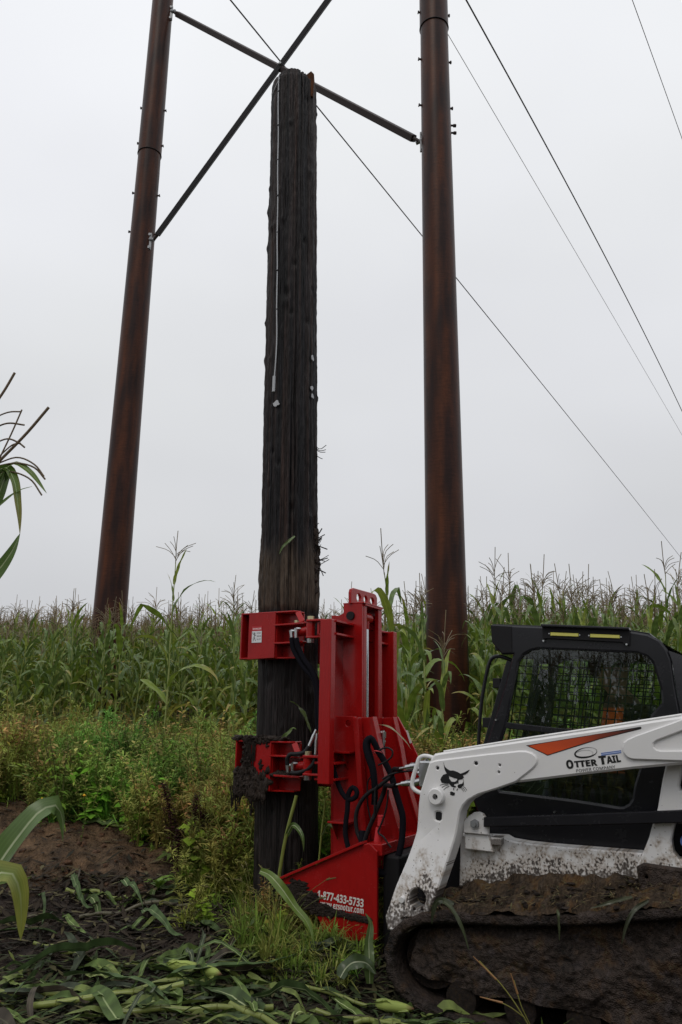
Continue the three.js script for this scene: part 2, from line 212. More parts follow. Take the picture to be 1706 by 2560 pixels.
brace([-4.5, 12.5, -16.4], [1.5, 19.25, -13.0], 0.108, M.braceGrey, 'dark grey diagonal brace running up from the left pole');
function wire(p, q, y, sag, r, mat, label) { const pts = []; const dx = q[0] - p[0], dz = q[1] - p[1]; for (let i = 0; i <= 24; i++) { const t = lerp(-0.5, 1.5, i / 24); pts.push([p[0] + dx * t, y + sag * 4 * t * (1 - t), p[1] + dz * t]); } const m = new THREE.Mesh(tube(pts, r, 60, 6), mat); m.name = numbered('power_line'); tag(m, label, 'power line', 'overhead wires'); scene.add(m); }
wire([-3.38, -18.31], [43.47, -98.42], 21.65, 0.15, 0.022, M.wire, 'thin dark wire passing behind the wooden pole and both steel poles');
wire([3.07, -16.39], [20.36, -44.13], 19.65, 0.45, 0.021, M.wire, 'thickest dark wire crossing the sky right of the right pole');
wire([3.36, -21.35], [26.99, -58.92], 23.65, 0.05, 0.011, M.wirePale, 'faint pale wire starting beside the right pole');
wire([8.16, -18.14], [11.94, -23.7], 21.65, 0.02, 0.011, M.wire, 'short thin wire in the top right corner of the sky');

// ---------------------------------------------------------------- old wooden pole held in the clamps
{
  const g = thing('wooden_pole', 'splintery blackened wooden utility pole gripped by red clamps', 'pole');
  const y0 = 0.1, y1 = 7.53, NU = 220, NV = 330; const ax = (y) => [lerp(-0.365, -0.508, (y - 0.3) / 7.45), lerp(-6.245, -6.322, (y - 0.3) / 7.45)];
  const rad = (y) => lerp(0.236, 0.211, clamp((y - 1) / 6.7));
  const knots = []; const r = rng(77); for (let i = 0; i < 120; i++) knots.push([r() * Math.PI * 2, 0.5 + r() * 7.2, 0.012 + r() * 0.022, r() < 0.55 ? -1 : 1]);
  const pos = [], col = [], idx = [], uv = [];
  for (let j = 0; j <= NV; j++) for (let i = 0; i <= NU; i++) {
    const y = lerp(y0, y1, j / NV), a = (i % NU) / NU * Math.PI * 2; const ca = Math.cos(a), sa = Math.sin(a); const [cx, cz] = ax(y);
    const warp = a + 0.05 * fbm(ca * 1.5, y * 0.5, sa * 1.5, 2);
    const cw = Math.cos(warp), sw = Math.sin(warp);
    const rib = fbm(cw * 9, y * 0.35, sw * 9, 2), crack = fbm(cw * 15 + 5, y * 0.22, sw * 15, 3), fine = fbm(cw * 34, y * 1.2, sw * 34, 2), lump = fbm(ca * 2, y * 1.3, sa * 2, 3);
    const smooth = y < 2.05 ? 0.45 : 1;
    let dr = smooth * (0.008 * rib + 0.012 * fine + 0.006 * lump + 0.009 * fbm(ca * 9, y * 11, sa * 9, 3)); const ck = clamp((-crack - 0.13) * 6); dr -= 0.016 * ck * smooth;
    let kn = 0; for (const [ka, ky, ks, sg] of knots) { const dy = (y - ky), da = Math.atan2(Math.sin(a - ka), Math.cos(a - ka)) * 0.23; const q = (dy * dy * 0.55 + da * da) / (ks * ks); if (q < 4) { const e = Math.exp(-q); dr += sg * 0.015 * e; kn = Math.max(kn, e); } }
    // soil cake near the old ground line
    const cake = sstep(2.42, 2.5, y) * (1 - sstep(2.75, 3.05, y + 0.3 * lump)); dr += cake * (0.012 + 0.014 * fbm(ca * 6, y * 9, sa * 6, 3));
    if (j >= NV - 1) dr -= 0.012; const rr = rad(y) + dr; pos.push(cx + rr * ca, y + (j === NV ? -0.02 * Math.sin(a * 3) : 0), cz + rr * sa); uv.push(i / NU, y);
    const brown = clamp(0.35 + 2.0 * fbm(cw * 5 + 3, y * 0.25, sw * 5, 3) + 0.8 * rib); const k = (0.75 + 1.5 * fine + 0.5 * rib) * (1 - 0.75 * ck) * (1 - 0.6 * kn);
    let c = [lerp(0.022, 0.060, brown), lerp(0.021, 0.033, brown), lerp(0.025, 0.025, brown)].map((v) => v * Math.max(0.25, k));
    if (y < 2.06) c = [0.034, 0.027, 0.026].map((v) => v * (0.9 + 0.9 * fine + 0.5 * fbm(ca * 9, y * 0.5, sa * 9, 2)));
    const sc = fbm(ca * 30, y * 2.2, sa * 30, 2); if (sc > 0.33 && y < 2.2) c = c.map((v) => v * 2.6);
    if (cake > 0.05) { const t = clamp(cake * 1.2); c = [lerp(c[0], 0.095, t), lerp(c[1], 0.068, t), lerp(c[2], 0.048, t)]; }
    col.push(...c);
  }
  for (let j = 0; j < NV; j++) for (let i = 0; i < NU; i++) { const k = j * (NU + 1) + i; idx.push(k, k + NU + 1, k + 1, k + 1, k + NU + 1, k + NU + 2); }
  const top = pos.length / 3; const [tx, tz] = ax(y1); pos.push(tx, y1 + 0.005, tz); uv.push(0.5, y1); col.push(0.05, 0.035, 0.025); for (let i = 0; i < NU; i++) { const k = NV * (NU + 1) + i; idx.push(k, top, k + 1); }
  const b = new THREE.BufferGeometry(); b.setAttribute('position', new THREE.Float32BufferAttribute(pos, 3)); b.setAttribute('uv', new THREE.Float32BufferAttribute(uv, 2)); b.setAttribute('color', new THREE.Float32BufferAttribute(col, 3)); b.setIndex(idx); b.computeVertexNormals();
  part('shaft', b, M.wood, g);
  const on = (px, y, out = 0) => { const [cx, cz] = ax(y), rr = rad(y) + out; const s = clamp(px, -0.98, 0.98); return [cx + rr * s, y, cz + rr * Math.sqrt(1 - s * s)]; };
  // broken sliver standing above the sawn top
  { const [cx, cz] = ax(7.7); const s = ext([[-0.05, 0], [0.045, 0], [0.05, 0.26], [0.02, 0.29], [-0.06, 0.22]], -0.06, 0.06, [], 0.006); rough(s, 0.01, 18); s.translate(cx + 0.15, 7.29, cz + 0.08); part('splinter', s, M.freshWood, g, 'orange split sliver at the top'); }
  const gp = []; for (let y = 7.48; y > 4.75; y -= 0.15) gp.push(on(lerp(-0.46, -0.62, clamp((y - 4.3) / 3.4)), y, 0.012 + 0.003 * Math.sin(y * 9))); gp.push(on(-0.49, 4.6, 0.012), on(-0.54, 4.38, 0.012));
  const gw = part('ground_wire', tube(gp, 0.0055, 70, 6), M.wirePale, g, 'pale wire stapled up the pole'); part('ferrule', cyl(on(-0.54, 4.40, 0.014), on(-0.555, 4.26, 0.014), 0.013, 0.013, 8), M.wirePale, gw);
  for (let y = 7.3; y > 4.7; y -= 0.38) part('staple', cyl(on(lerp(-0.46, -0.62, clamp((y - 4.3) / 3.4)) - 0.03, y, 0.014), on(lerp(-0.46, -0.62, clamp((y - 4.3) / 3.4)) + 0.03, y, 0.014), 0.008, 0.008, 6), M.wire, gw);
  part('cross_wire', tube([on(-0.9, 7.33, 0.01), on(-0.7, 7.39, 0.012), on(-0.55, 7.45, 0.012)], 0.006, 10, 5), M.wirePale, g);
  for (const [sx, y, w, h] of [[0.80, 4.60, 0.014, 0.026], [0.78, 4.32, 0.017, 0.019], [0.80, 4.25, 0.014, 0.021], [-0.45, 4.15, 0.028, 0.026]]) { const p = on(sx, y, 0.013); const d = new THREE.CylinderGeometry(1, 1, 0.006, 14).rotateX(Math.PI / 2).scale(w, h, 1); { const q = d.attributes.position; for (let i = 0; i < q.count; i++) { const k = 1 + 1.1 * fbm(q.getX(i) * 40 + y * 7, q.getY(i) * 40, 2, 2); q.setXY(i, q.getX(i) * k, q.getY(i) * k); } d.computeVertexNormals(); } d.rotateY(Math.asin(sx)); d.translate(...p); part('tag', d, M.wirePale, g, 'small white tag nailed to the wood'); }
  // roots and straw stuck on the right side
  const rr = rng(5); const frag = []; for (let i = 0; i < 46; i++) { const y = 2.78 + rr() * 0.36, s = on(0.93 + rr() * 0.06, y); const L = 0.03 + rr() * rr() * 0.16, a = R(20 + rr() * 85) * (rr() < 0.75 ? 1 : -1); frag.push(tube([s, [s[0] + L * 0.5 * Math.cos(a), s[1] + L * 0.5 * Math.sin(a), s[2] + 0.02 * rr()], [s[0] + L * Math.cos(a) * 0.95, s[1] + L * Math.sin(a), s[2] + 0.05 * rr()]], 0.0015 + rr() * 0.0035, 5, 4)); }
  for (let i = 0; i < 4; i++) { const s = on(0.98, 3.85 + (rr() - 0.5) * 0.2); frag.push(tube([s, [s[0] + 0.03, s[1] - 0.02, s[2]], [s[0] + 0.05 + rr() * 0.06, s[1] - 0.03 + rr() * 0.05, s[2]]], 0.003, 4, 4)); }
  const fl = []; for (let i = 0; i < 26; i++) { const s = on(0.9 + rr() * 0.1, 2.6 + rr() * 0.5); fl.push([s[0], s[1], s[2], 0.012 + rr() * 0.02, 0.02 + rr() * 0.04, 0.015]); }
  part('root_tuft', frag, M.mud, g); part('soil_crust', lumps(fl, rr), M.mud, g);
}
// ---------------------------------------------------------------- fonts
const fontB = await new FontLoader().loadAsync('fonts/droid/droid_sans_bold.typeface.json');
const fontR = await new FontLoader().loadAsync('fonts/droid/droid_sans_regular.typeface.json');
// lettering fitted between two baseline points on a side face, capital height h
function words(str, font, a, b, h, z, deep = 0.002, fat = 0) { const g = new TextGeometry(str, { font, size: 1, depth: 0.01, curveSegments: 4, bevelEnabled: fat > 0, bevelThickness: 0.001, bevelSize: fat, bevelSegments: 1 }); g.computeBoundingBox(); const bb = g.boundingBox, L = Math.hypot(b[0] - a[0], b[1] - a[1]); g.translate(-bb.min.x, 0, -bb.min.z); g.scale(L / (bb.max.x - bb.min.x), h / (font === fontB ? 0.99 : 0.99), deep / 0.01); g.rotateZ(Math.atan2(b[1] - a[1], b[0] - a[0])); g.translate(a[0], a[1], z); return g; }
const mirrorZ = (g) => { g = g.clone(); g.scale(1, 1, -1); if (g.index) { const a = g.index.array; for (let i = 0; i < a.length; i += 3) { const t = a[i]; a[i] = a[i + 1]; a[i + 1] = t; } } else { for (const k of Object.keys(g.attributes)) { const at = g.attributes[k], s = at.itemSize, arr = at.array; for (let i = 0; i < at.count; i += 3) for (let c = 0; c < s; c++) { const t = arr[i * s + c]; arr[i * s + c] = arr[(i + 1) * s + c]; arr[(i + 1) * s + c] = t; } } } return g; };

// ---------------------------------------------------------------- compact track loader (x = rearward, z = toward its left side)
{
  const g = thing('track_loader', 'white and black compact track loader with mud caked tracks', 'loader'); g.position.set(...O); g.rotation.y = -PHI;
  // lift arms
  const beam = [[0.10, 1.36], [0.128, 1.425], [0.15, 1.449], [0.19, 1.457], [0.45, 1.500], [0.639, 1.531], [1.066, 1.601], [1.524, 1.679], [1.95, 1.75], [2.15, 1.72], [2.2, 1.6], [2.05, 1.5], [1.502, 1.438], [1.265, 1.408], [0.998, 1.367], [0.658, 1.313], [0.5, 1.30], [0.3, 1.24]];
  const slot = [[0.153, 1.124], [0.165, 1.13], [0.186, 1.129], [0.192, 1.122], [0.191, 1.09], [0.179, 1.08], [0.158, 1.083], [0.151, 1.09]];
  const front = [[0.043, 1.07], [0.038, 1.017], [0.015, 0.936], [-0.013, 0.856], [-0.069, 0.721], [-0.119, 0.562], [-0.10, 0.50], [0.02, 0.50], [0.135, 0.60], [0.187, 0.731], [0.217, 0.82], [0.245, 0.903], [0.271, 0.987], [0.283, 1.034], [0.293, 1.086], [0.303, 1.134], [0.325, 1.174], [0.354, 1.202], [0.415, 1.236], [0.518, 1.27], [0.635, 1.313], [0.715, 1.372], [0.745, 1.398], [0.760, 1.418], [0.763, 1.440], [0.752, 1.459], [0.731, 1.474], [0.70, 1.4825], [0.66, 1.482], [0.48, 1.46], [0.229, 1.424], [0.16, 1.414], [0.122, 1.40], [0.096, 1.33], [0.061, 1.231], [0.051, 1.166]];
  let kneeG = ext(front, 0.66, 0.80, [slot, circle(0.172, 1.215, 0.028), circle(0.173, 1.37, 0.0065, 8), circle(0.408, 1.405, 0.0075, 8), circle(0.547, 1.4, 0.0035, 8), circle(0.54, 1.362, 0.0035, 8), circle(0.065, 0.672, 0.052, 20)], 0.008);
  kneeG = new TessellateModifier(0.045, 6).modify(kneeG); { const p = kneeG.attributes.position; for (let i = 0; i < p.count; i++) { const y = p.getY(i), t = Math.max(0, 1.06 - y); p.setZ(i, p.getZ(i) + 0.22 * (t < 0.08 ? t * t / 0.16 : t - 0.04)); } } kneeG = toCreasedNormals(kneeG, 0.6);
  const beamG = ext(beam, 0.67, 0.788, [], 0.012);
  const boss = (() => { const s = ext(circle(0.172, 1.215, 0.047, 28), 0.79, 0.845, [circle(0.172, 1.215, 0.022, 20)], 0.006); return s; })();
  const armParts = [[beamG, 'arm_beam'], [kneeG, 'arm_knee']];
  for (const [geo, n] of armParts) { flatUV(geo); part(n, geo, M.white, g); part(n, mirrorZ(geo), M.white, g); }
  for (const h of [ext(slot, 0.782, 0.786, [], 0), ext(circle(0.172, 1.215, 0.03), 0.775, 0.79, [], 0), ...[[0.173, 1.37, 0.008], [0.408, 1.405, 0.009], [0.547, 1.4, 0.0045], [0.54, 1.362, 0.0045]].map(([x, y, r]) => ext(circle(x, y, r, 8), 0.7885, 0.7975, [], 0))]) part('hole_liner', h, M.ink, g);
  part('pivot_boss', boss, M.whitePlain, g); part('pivot_boss', mirrorZ(boss), M.whitePlain, g);
  part('arm_inner_plate', ext([[0.13, 1.41], [0.70, 1.50], [0.62, 1.33], [0.33, 1.2], [0.27, 1.05], [0.06, 1.04]], 0.664, 0.672, [], 0), M.blackPlastic, g);
  const top = ext([[0.20, 1.4545], [0.46, 1.4995], [0.70, 1.5405], [1.07, 1.601], [1.52, 1.676], [1.52, 1.692], [1.07, 1.616], [0.70, 1.5555], [0.45, 1.512], [0.20, 1.468]], 0.69, 0.775, [], 0.006); part('arm_cap_rail', top, M.whitePlain, g);
  const plate2 = ext([[2.1, 1.7], [1.524, 1.665], [1.488, 1.65], [1.289, 1.577], [1.246, 1.557], [1.224, 1.541], [1.216, 1.514], [1.219, 1.486], [1.239, 1.463], [1.264, 1.455], [1.6, 1.455], [2.1, 1.53]].reverse(), 0.78, 0.806, [[[1.9, 1.63], [1.517, 1.604], [1.389, 1.553], [1.373, 1.539], [1.374, 1.521], [1.385, 1.509], [1.405, 1.504], [1.9, 1.52]]], 0.006); part('rear_plate', plate2, M.whitePlain, g); part('rear_plate', mirrorZ(plate2), M.whitePlain, g);
  part('hand_loop', tube([[0.15, 1.41, 0.74], [0.11, 1.428, 0.745], [0.069, 1.433, 0.75], [0.04, 1.42, 0.75], [0.025, 1.385, 0.75], [-0.008, 1.285, 0.75], [-0.008, 1.255, 0.75], [0.012, 1.235, 0.75], [0.075, 1.212, 0.74]], 0.0125, 50, 10), M.whitePlain, g);
  part('leg_bolt', cyl([-0.02, 0.663, 0.86], [-0.02, 0.66, 0.90], 0.019, 0.016, 8), M.whitePlain, g);
  // quick couplers on the arm's nose
  part('coupler_block', [box(0.01, 0.10, 1.25, 1.40, 0.60, 0.70, 0.01), cyl([0.04, 1.391, 0.62], [-0.03, 1.37, 0.60], 0.022, 0.022, 12), cyl([0.0, 1.28, 0.62], [-0.06, 1.265, 0.60], 0.024, 0.024, 12), cyl([0.06, 1.335, 0.64], [-0.02, 1.325, 0.62], 0.015, 0.015, 10), cyl([0.03, 1.36, 0.66], [0.0, 1.352, 0.66], 0.02, 0.02, 6)], M.chrome, g);
  // printed decals
  const Z = 0.8015;
  { const s = [[0.699, 1.511], [0.817, 1.46], [1.102, 1.554], [1.315, 1.61], [1.319, 1.617], [1.313, 1.622], [1.11, 1.584]]; part('stripe_outline', ext(s, 0.7875, 0.7895, [], 0), M.ink, g);
    const inn = [[0.713, 1.509], [0.818, 1.4645], [0.9, 1.492], [1.0, 1.525], [1.10, 1.557], [1.2, 1.583], [1.311, 1.6135], [1.2, 1.597], [1.1, 1.5805], [1.0, 1.5615], [0.9, 1.5435], [0.8, 1.5255]]; const sg = ext(inn, 0.7895, 0.791, [], 0); const p = sg.attributes.position, c = []; for (let i = 0; i < p.count; i++) { const t = sstep(0.86, 1.25, p.getX(i)); c.push(lerp(0.62, 0.018, t), lerp(0.075, 0.014, t), lerp(0.012, 0.014, t)); } sg.setAttribute('color', new THREE.Float32BufferAttribute(c, 3)); part('arm_stripe', sg, std({ vertexColors: true, roughness: 0.4 }), g, 'orange flash fading into black print'); }
  const em = [[[0.211, 1.404], [0.217, 1.383], [0.23, 1.37], [0.25, 1.36], [0.271, 1.361], [0.295, 1.354], [0.313, 1.345], [0.336, 1.353], [0.353, 1.362], [0.369, 1.369], [0.359, 1.354], [0.344, 1.343], [0.328, 1.337], [0.334, 1.326], [0.323, 1.315], [0.301, 1.311], [0.294, 1.317], [0.276, 1.319], [0.247, 1.328], [0.229, 1.343], [0.217, 1.367]],
    [[0.229, 1.342], [0.242, 1.333], [0.245, 1.315], [0.258, 1.299], [0.279, 1.299], [0.293, 1.309], [0.296, 1.301], [0.287, 1.289], [0.276, 1.288], [0.272, 1.279], [0.287, 1.273], [0.278, 1.268], [0.257, 1.272], [0.243, 1.288], [0.228, 1.288], [0.198, 1.29], [0.19, 1.307], [0.196, 1.32], [0.208, 1.335]],
    [[0.33, 1.318], [0.332, 1.297], [0.332, 1.281], [0.325, 1.279], [0.315, 1.266], [0.301, 1.265], [0.294, 1.273], [0.296, 1.282], [0.302, 1.286], [0.322, 1.291], [0.33, 1.303]],
    [[0.248, 1.24], [0.254, 1.246], [0.264, 1.243], [0.277, 1.239], [0.275, 1.226], [0.265, 1.223], [0.249, 1.227]], [[0.269, 1.265], [0.274, 1.267], [0.27, 1.252], [0.267, 1.254]], [[0.292, 1.264], [0.296, 1.261], [0.29, 1.25], [0.287, 1.253]],
    [[0.293, 1.318], [0.302, 1.318], [0.299, 1.29], [0.294, 1.29]]];
  const wh = [[[0.187, 1.276], [0.213, 1.284], [0.237, 1.285]], [[0.198, 1.264], [0.219, 1.276], [0.241, 1.28]], [[0.208, 1.251], [0.225, 1.266], [0.243, 1.273]], [[0.328, 1.275], [0.339, 1.271], [0.35, 1.256]], [[0.322, 1.269], [0.332, 1.263], [0.341, 1.249]], [[0.317, 1.264], [0.324, 1.258], [0.331, 1.249]]];
  part('emblem', [...em.map((e) => ext(e, Z - 0.002, Z + 0.001, [], 0)), ...wh.map((w) => ext([...w.map(([x, y]) => [x, y + 0.0013]), ...w.slice().reverse().map(([x, y]) => [x, y - 0.0013])], Z - 0.002, Z + 0.001, [], 0))], M.ink, g, 'black wildcat head emblem');
  const zt = 0.7875;
  part('lettering', [words('O', fontB, [0.918, 1.395], [0.956, 1.400], 0.042, zt, 0.002, 0.04), words('TTER', fontB, [0.961, 1.404], [1.081, 1.419], 0.031, zt, 0.002, 0.04), words('T', fontB, [1.091, 1.424], [1.130, 1.428], 0.041, zt, 0.002, 0.04), words('AIL', fontB, [1.131, 1.430], [1.203, 1.442], 0.034, zt, 0.002, 0.04), words('POWER COMPANY', fontR, [0.968, 1.378], [1.172, 1.407], 0.0155, zt)], M.ink, g, 'black company lettering');
  { const ring = (cx, cy, rx, ry, tilt, w) => { const o = [], i = []; for (let k = 0; k < 40; k++) { const t = -k / 40 * Math.PI * 2; const f = w * (0.55 + 0.45 * Math.cos(t + 2.4)); const P = (a, b) => { const x = a * Math.cos(t), y = b * Math.sin(t); return [cx + x * Math.cos(tilt) - y * Math.sin(tilt), cy + x * Math.sin(tilt) + y * Math.cos(tilt)]; }; o.push(P(rx, ry)); i.push(P(rx - f, ry - f)); } return ext(o.reverse(), zt, zt + 0.002, [i], 0); };
    part('oval_logo', [ring(1.022, 1.481, 0.062, 0.027, 0.2, 0.010), ring(1.012, 1.474, 0.05, 0.020, 0.16, 0.0022)], M.ink, g); }
  const blue = std({ color: rgb(0.09, 0.16, 0.42), roughness: 0.4 });
  part('blue_mark', [ext([[1.103, 1.483], [1.207, 1.5], [1.207, 1.4955], [1.103, 1.4785]], zt, zt + 0.002, [], 0), ext([[1.103, 1.473], [1.207, 1.490], [1.207, 1.4855], [1.103, 1.4685]], zt, zt + 0.002, [], 0)], blue, g, 'pair of blue lines'); part('blue_mark', ext([[1.103, 1.478], [1.207, 1.495], [1.207, 1.4905], [1.103, 1.4735]], zt, zt + 0.0015, [], 0), std({ color: rgb(0.42, 0.50, 0.72), roughness: 0.4 }), g);
  // chassis
  part('chassis', flatUV(ext([[0.24, 1.0], [0.266, 0.991], [0.498, 1.0], [0.533, 0.983], [0.63, 0.975], [0.782, 0.972], [1.234, 0.974], [1.443, 0.957], [2.3, 0.95], [2.3, 0.30], [0.2, 0.30]].reverse(), 0.50, 0.62, [], 0.008)), M.white, g);
  part('chassis', mirrorZ(ext([[0.24, 1.0], [0.498, 1.0], [0.63, 0.975], [1.443, 0.957], [2.3, 0.95], [2.3, 0.30], [0.2, 0.30]].reverse(), 0.50, 0.62, [], 0.008)), M.white, g);
  part('belly', box(0.1, 2.4, 0.30, 0.92, -0.5, 0.5), M.blackPlastic, g);
  const up = ext([[1.43, 1.50], [1.385, 1.35], [1.349, 1.204], [1.319, 1.131], [1.294, 1.058], [1.259, 0.984], [1.225, 0.92], [1.223, 0.885], [2.35, 0.885], [2.45, 1.55]].reverse(), 0.56, 0.66, [[[1.56, 1.46], [1.489, 1.432], [1.463, 1.322], [1.466, 1.302], [1.60, 1.29], [1.70, 1.45]], [[1.427, 1.14], [1.402, 1.05], [1.407, 0.995], [1.429, 0.965], [1.7, 0.955], [1.75, 1.14]]], 0.008);
  flatUV(up); part('rear_upright', up, M.white, g); part('rear_upright', mirrorZ(up), M.white, g);
  part('rear_body', [box(1.45, 2.55, 0.45, 1.45, -0.55, 0.55, 0.05)], M.blackPlastic, g);
  part('hub', cyl([1.475, 1.05, 0.60], [1.475, 1.05, 0.655], 0.035, 0.03, 20), blue, g, 'blue round cap');
  part('rear_step', ext([[1.225, 0.915], [1.26, 0.935], [1.45, 0.925], [1.9, 0.92], [1.9, 0.80], [1.235, 0.80]].reverse(), 0.60, 0.70, [circle(1.27, 0.87, 0.009, 10)], 0.01), M.mud, g);
  part('link_bar', ext([[0.419, 1.109], [1.0, 1.163], [1.475, 1.212], [1.9, 1.25], [1.9, 1.19], [1.47, 1.15], [1.0, 1.105], [0.417, 1.057]].reverse(), 0.69, 0.73, [], 0.006), M.black, g);
  part('bracket', [ext([[0.284, 1.012], [0.286, 1.076], [0.302, 1.093], [0.350, 1.128], [0.382, 1.133], [0.408, 1.123], [0.427, 1.096], [0.437, 1.06], [0.435, 1.012]].reverse(), 0.67, 0.70, [], 0.005), ext([[0.285, 1.011], [0.432, 1.008], [0.451, 0.92], [0.285, 0.924]].reverse(), 0.60, 0.68, [], 0.005), box(0.44, 0.50, 0.96, 1.0, 0.56, 0.68)], M.white, g);
  part('bracket_nut', [cyl([0.36, 1.068, 0.70], [0.36, 1.068, 0.722], 0.026, 0.026, 6), cyl([0.36, 1.068, 0.72], [0.36, 1.068, 0.735], 0.014, 0.014, 10)], M.galv, g);
  // cab
  const K = 0.48, outline = [[0.428, 2.23], [0.758, 2.204], [1.249, 2.159], [1.353, 2.136], [1.413, 2.101], [1.449, 2.046], [1.466, 1.986], [1.473, 1.848], [1.488, 1.681], [1.49, 0.95], [0.361, 0.96], [0.294, 1.114], [0.271, 1.178], [0.361, 1.484], [0.422, 1.647], [0.49, 1.831], [0.559, 2.041], [0.488, 2.042], [0.427, 2.118]].reverse();
  const win = [[0.496, 1.615], [0.592, 1.992], [0.622, 2.034], [0.667, 2.06], [0.717, 2.07], [0.986, 2.052], [1.286, 2.031], [1.335, 2.01], [1.364, 1.977], [1.382, 1.892], [1.397, 1.821], [1.394, 1.751], [1.334, 1.687], [1.30, 1.60], [1.25, 1.40], [1.212, 1.299], [1.198, 1.233], [1.177, 1.204], [1.148, 1.187], [1.126, 1.185], [0.866, 1.209], [0.445, 1.235], [0.43, 1.26], [0.455, 1.508]];
  const side = ext(outline, K - 0.05, K, [win], 0.012);
  const cab = part('cab_frame', [side, mirrorZ(side), // near and far sides, roof, pillars
    ext([[0.44, 2.222], [0.758, 2.198], [1.249, 2.154], [1.353, 2.131], [1.405, 2.10], [1.39, 2.09], [1.34, 2.11], [1.24, 2.13], [0.75, 2.17], [0.44, 2.195]].reverse(), -K + 0.05, K - 0.05, [], 0),
    box(0.43, 0.47, 2.07, 2.21, -K + 0.05, K - 0.05), bar([0.53, 2.0, K - 0.06], [0.33, 1.40, K - 0.06], 0.05, 0.05), bar([0.53, 2.0, -K + 0.06], [0.33, 1.40, -K + 0.06], 0.05, 0.05),
    box(0.29, 0.33, 0.97, 1.28, -K + 0.05, K - 0.05), box(1.44, 1.47, 0.97, 1.66, -K + 0.05, K - 0.05)], M.black, g);
  // bevelled rear corners and back wall
  for (const s of [1, -1]) { const A = [[1.455, 2.04, s * (K - 0.004)], [1.47, 1.98, s * (K - 0.004)], [1.477, 1.85, s * (K - 0.004)], [1.49, 1.68, s * (K - 0.004)], [1.492, 1.3, s * (K - 0.004)]], B = [[1.56, 2.0, s * 0.37], [1.58, 1.95, s * 0.37], [1.60, 1.85, s * 0.37], [1.62, 1.68, s * 0.37], [1.62, 1.3, s * 0.37]]; part('rear_corner', sheet(A, B, 12, 3, 0, 1), M.black, cab); }
  part('rear_header', sheet([[1.405, 2.10, -0.46], [1.405, 2.10, 0.46]], [[1.56, 2.0, -0.37], [1.56, 2.0, 0.37]], 6, 4, 0, 1), M.black, cab);
  part('rear_window', box(1.575, 1.58, 1.45, 1.97, -0.34, 0.34, 0), M.glass, cab);
  for (const s of [1, -1]) { const w = part('side_window', ext(win, s * (K - 0.03) - 0.003, s * (K - 0.03) + 0.003, [], 0), M.glass, cab); if (s > 0) part('window_seam', bar([1.083, 2.045, K - 0.024], [0.95, 1.589, K - 0.024], 0.003, 0.003), M.black, w); }
  part('window_bar', ext([[0.478, 1.60], [0.49, 1.634], [1.36, 1.555], [1.35, 1.520]].reverse(), K - 0.045, K - 0.008, [], 0.004), M.black, cab);
  { // safety screens of crossed rods behind both side windows
    for (const s of [1, -1]) { const zz = s * (K - 0.075), rods = []; for (let i = 0; i < 19; i++) { const x = 0.50 + i * 0.047; rods.push(bar([x - 0.06, 1.26, zz], [x + 0.085, 2.05, zz], 0.007, 0.007)); } for (let j = 0; j < 17; j++) { const y = 1.27 + j * 0.047; rods.push(bar([0.46 + (y - 1.26) * 0.16, y, zz], [1.36, y - 0.05, zz], 0.007, 0.007)); } part('window_screen', rods, M.black, cab); }
    for (const [a, b, w, h] of [[[0.98, 2.08, -K + 0.06], [0.88, 1.25, -K + 0.06], 0.035, 0.03], [[0.60, 2.03, -K + 0.07], [0.47, 1.3, -K + 0.07], 0.07, 0.03], [[0.70, 2.06, K - 0.085], [0.53, 1.3, K - 0.085], 0.03, 0.02]]) part('inner_pillar', bar(a, b, w, h), M.black, cab); }
  part('roof_skin', ext([[0.43, 2.236], [0.75, 2.212], [1.249, 2.168], [1.36, 2.144], [1.36, 2.138], [1.249, 2.161], [0.75, 2.206], [0.43, 2.230]].reverse(), -K + 0.03, K - 0.03, [], 0.002), M.black, cab);
  const lb = part('light_bar', ext([[0.752, 2.208], [1.26, 2.166], [1.251, 2.073], [1.222, 2.077], [1.212, 2.091], [0.778, 2.128], [0.752, 2.123]].reverse(), K, K + 0.022, [], 0.004), M.blackPlastic, cab);
  part('bar_hood', ext([[0.752, 2.214], [1.26, 2.173], [1.26, 2.160], [0.752, 2.200]].reverse(), K - 0.02, K + 0.055, [], 0.003), M.black, lb);
  const lens = phys({ color: rgb(0.62, 0.58, 0.10), roughness: 0.25, clearcoat: 0.6 });
  part('lens', ext([[0.803, 2.164], [0.969, 2.151], [0.967, 2.132], [0.802, 2.144]].reverse(), K + 0.022, K + 0.030, [], 0.002), lens, lb, 'yellow marker lens'); part('lens', ext([[1.036, 2.146], [1.202, 2.133], [1.201, 2.114], [1.034, 2.126]].reverse(), K + 0.022, K + 0.030, [], 0.002), lens, lb, 'yellow marker lens');
  for (const [x, y, r] of [[0.757, 2.115, 0.0075], [1.235, 2.079, 0.0075], [0.794, 2.157, 0.005], [0.974, 2.142, 0.005], [1.027, 2.137, 0.005], [1.208, 2.122, 0.005], [0.442, 1.647, 0.007], [0.767, 1.138, 0.006]]) part('bolt', cyl([x, y, K - 0.002], [x, y, K + (y > 2.11 || y < 2.08 ? 0.026 : 0.026)], r, r * 0.8, 8), M.chrome, cab);
  part('visor_plate', ext([[0.425, 2.225], [0.56, 2.212], [0.556, 2.05], [0.492, 2.048], [0.43, 2.12]].reverse(), K - 0.012, K + 0.006, [], 0.003), M.blackPlastic, cab);
  const rail = part('door_rail', tube([[0.52, 2.012, K - 0.1], [0.46, 2.035, K - 0.1], [0.42, 2.038, K - 0.1], [0.393, 2.025, K - 0.1], [0.372, 1.986, K - 0.1], [0.327, 1.812, K - 0.1], [0.304, 1.669, K - 0.1], [0.288, 1.50, K - 0.1], [0.285, 1.42, K - 0.1]], 0.012, 50, 8), M.black, cab);
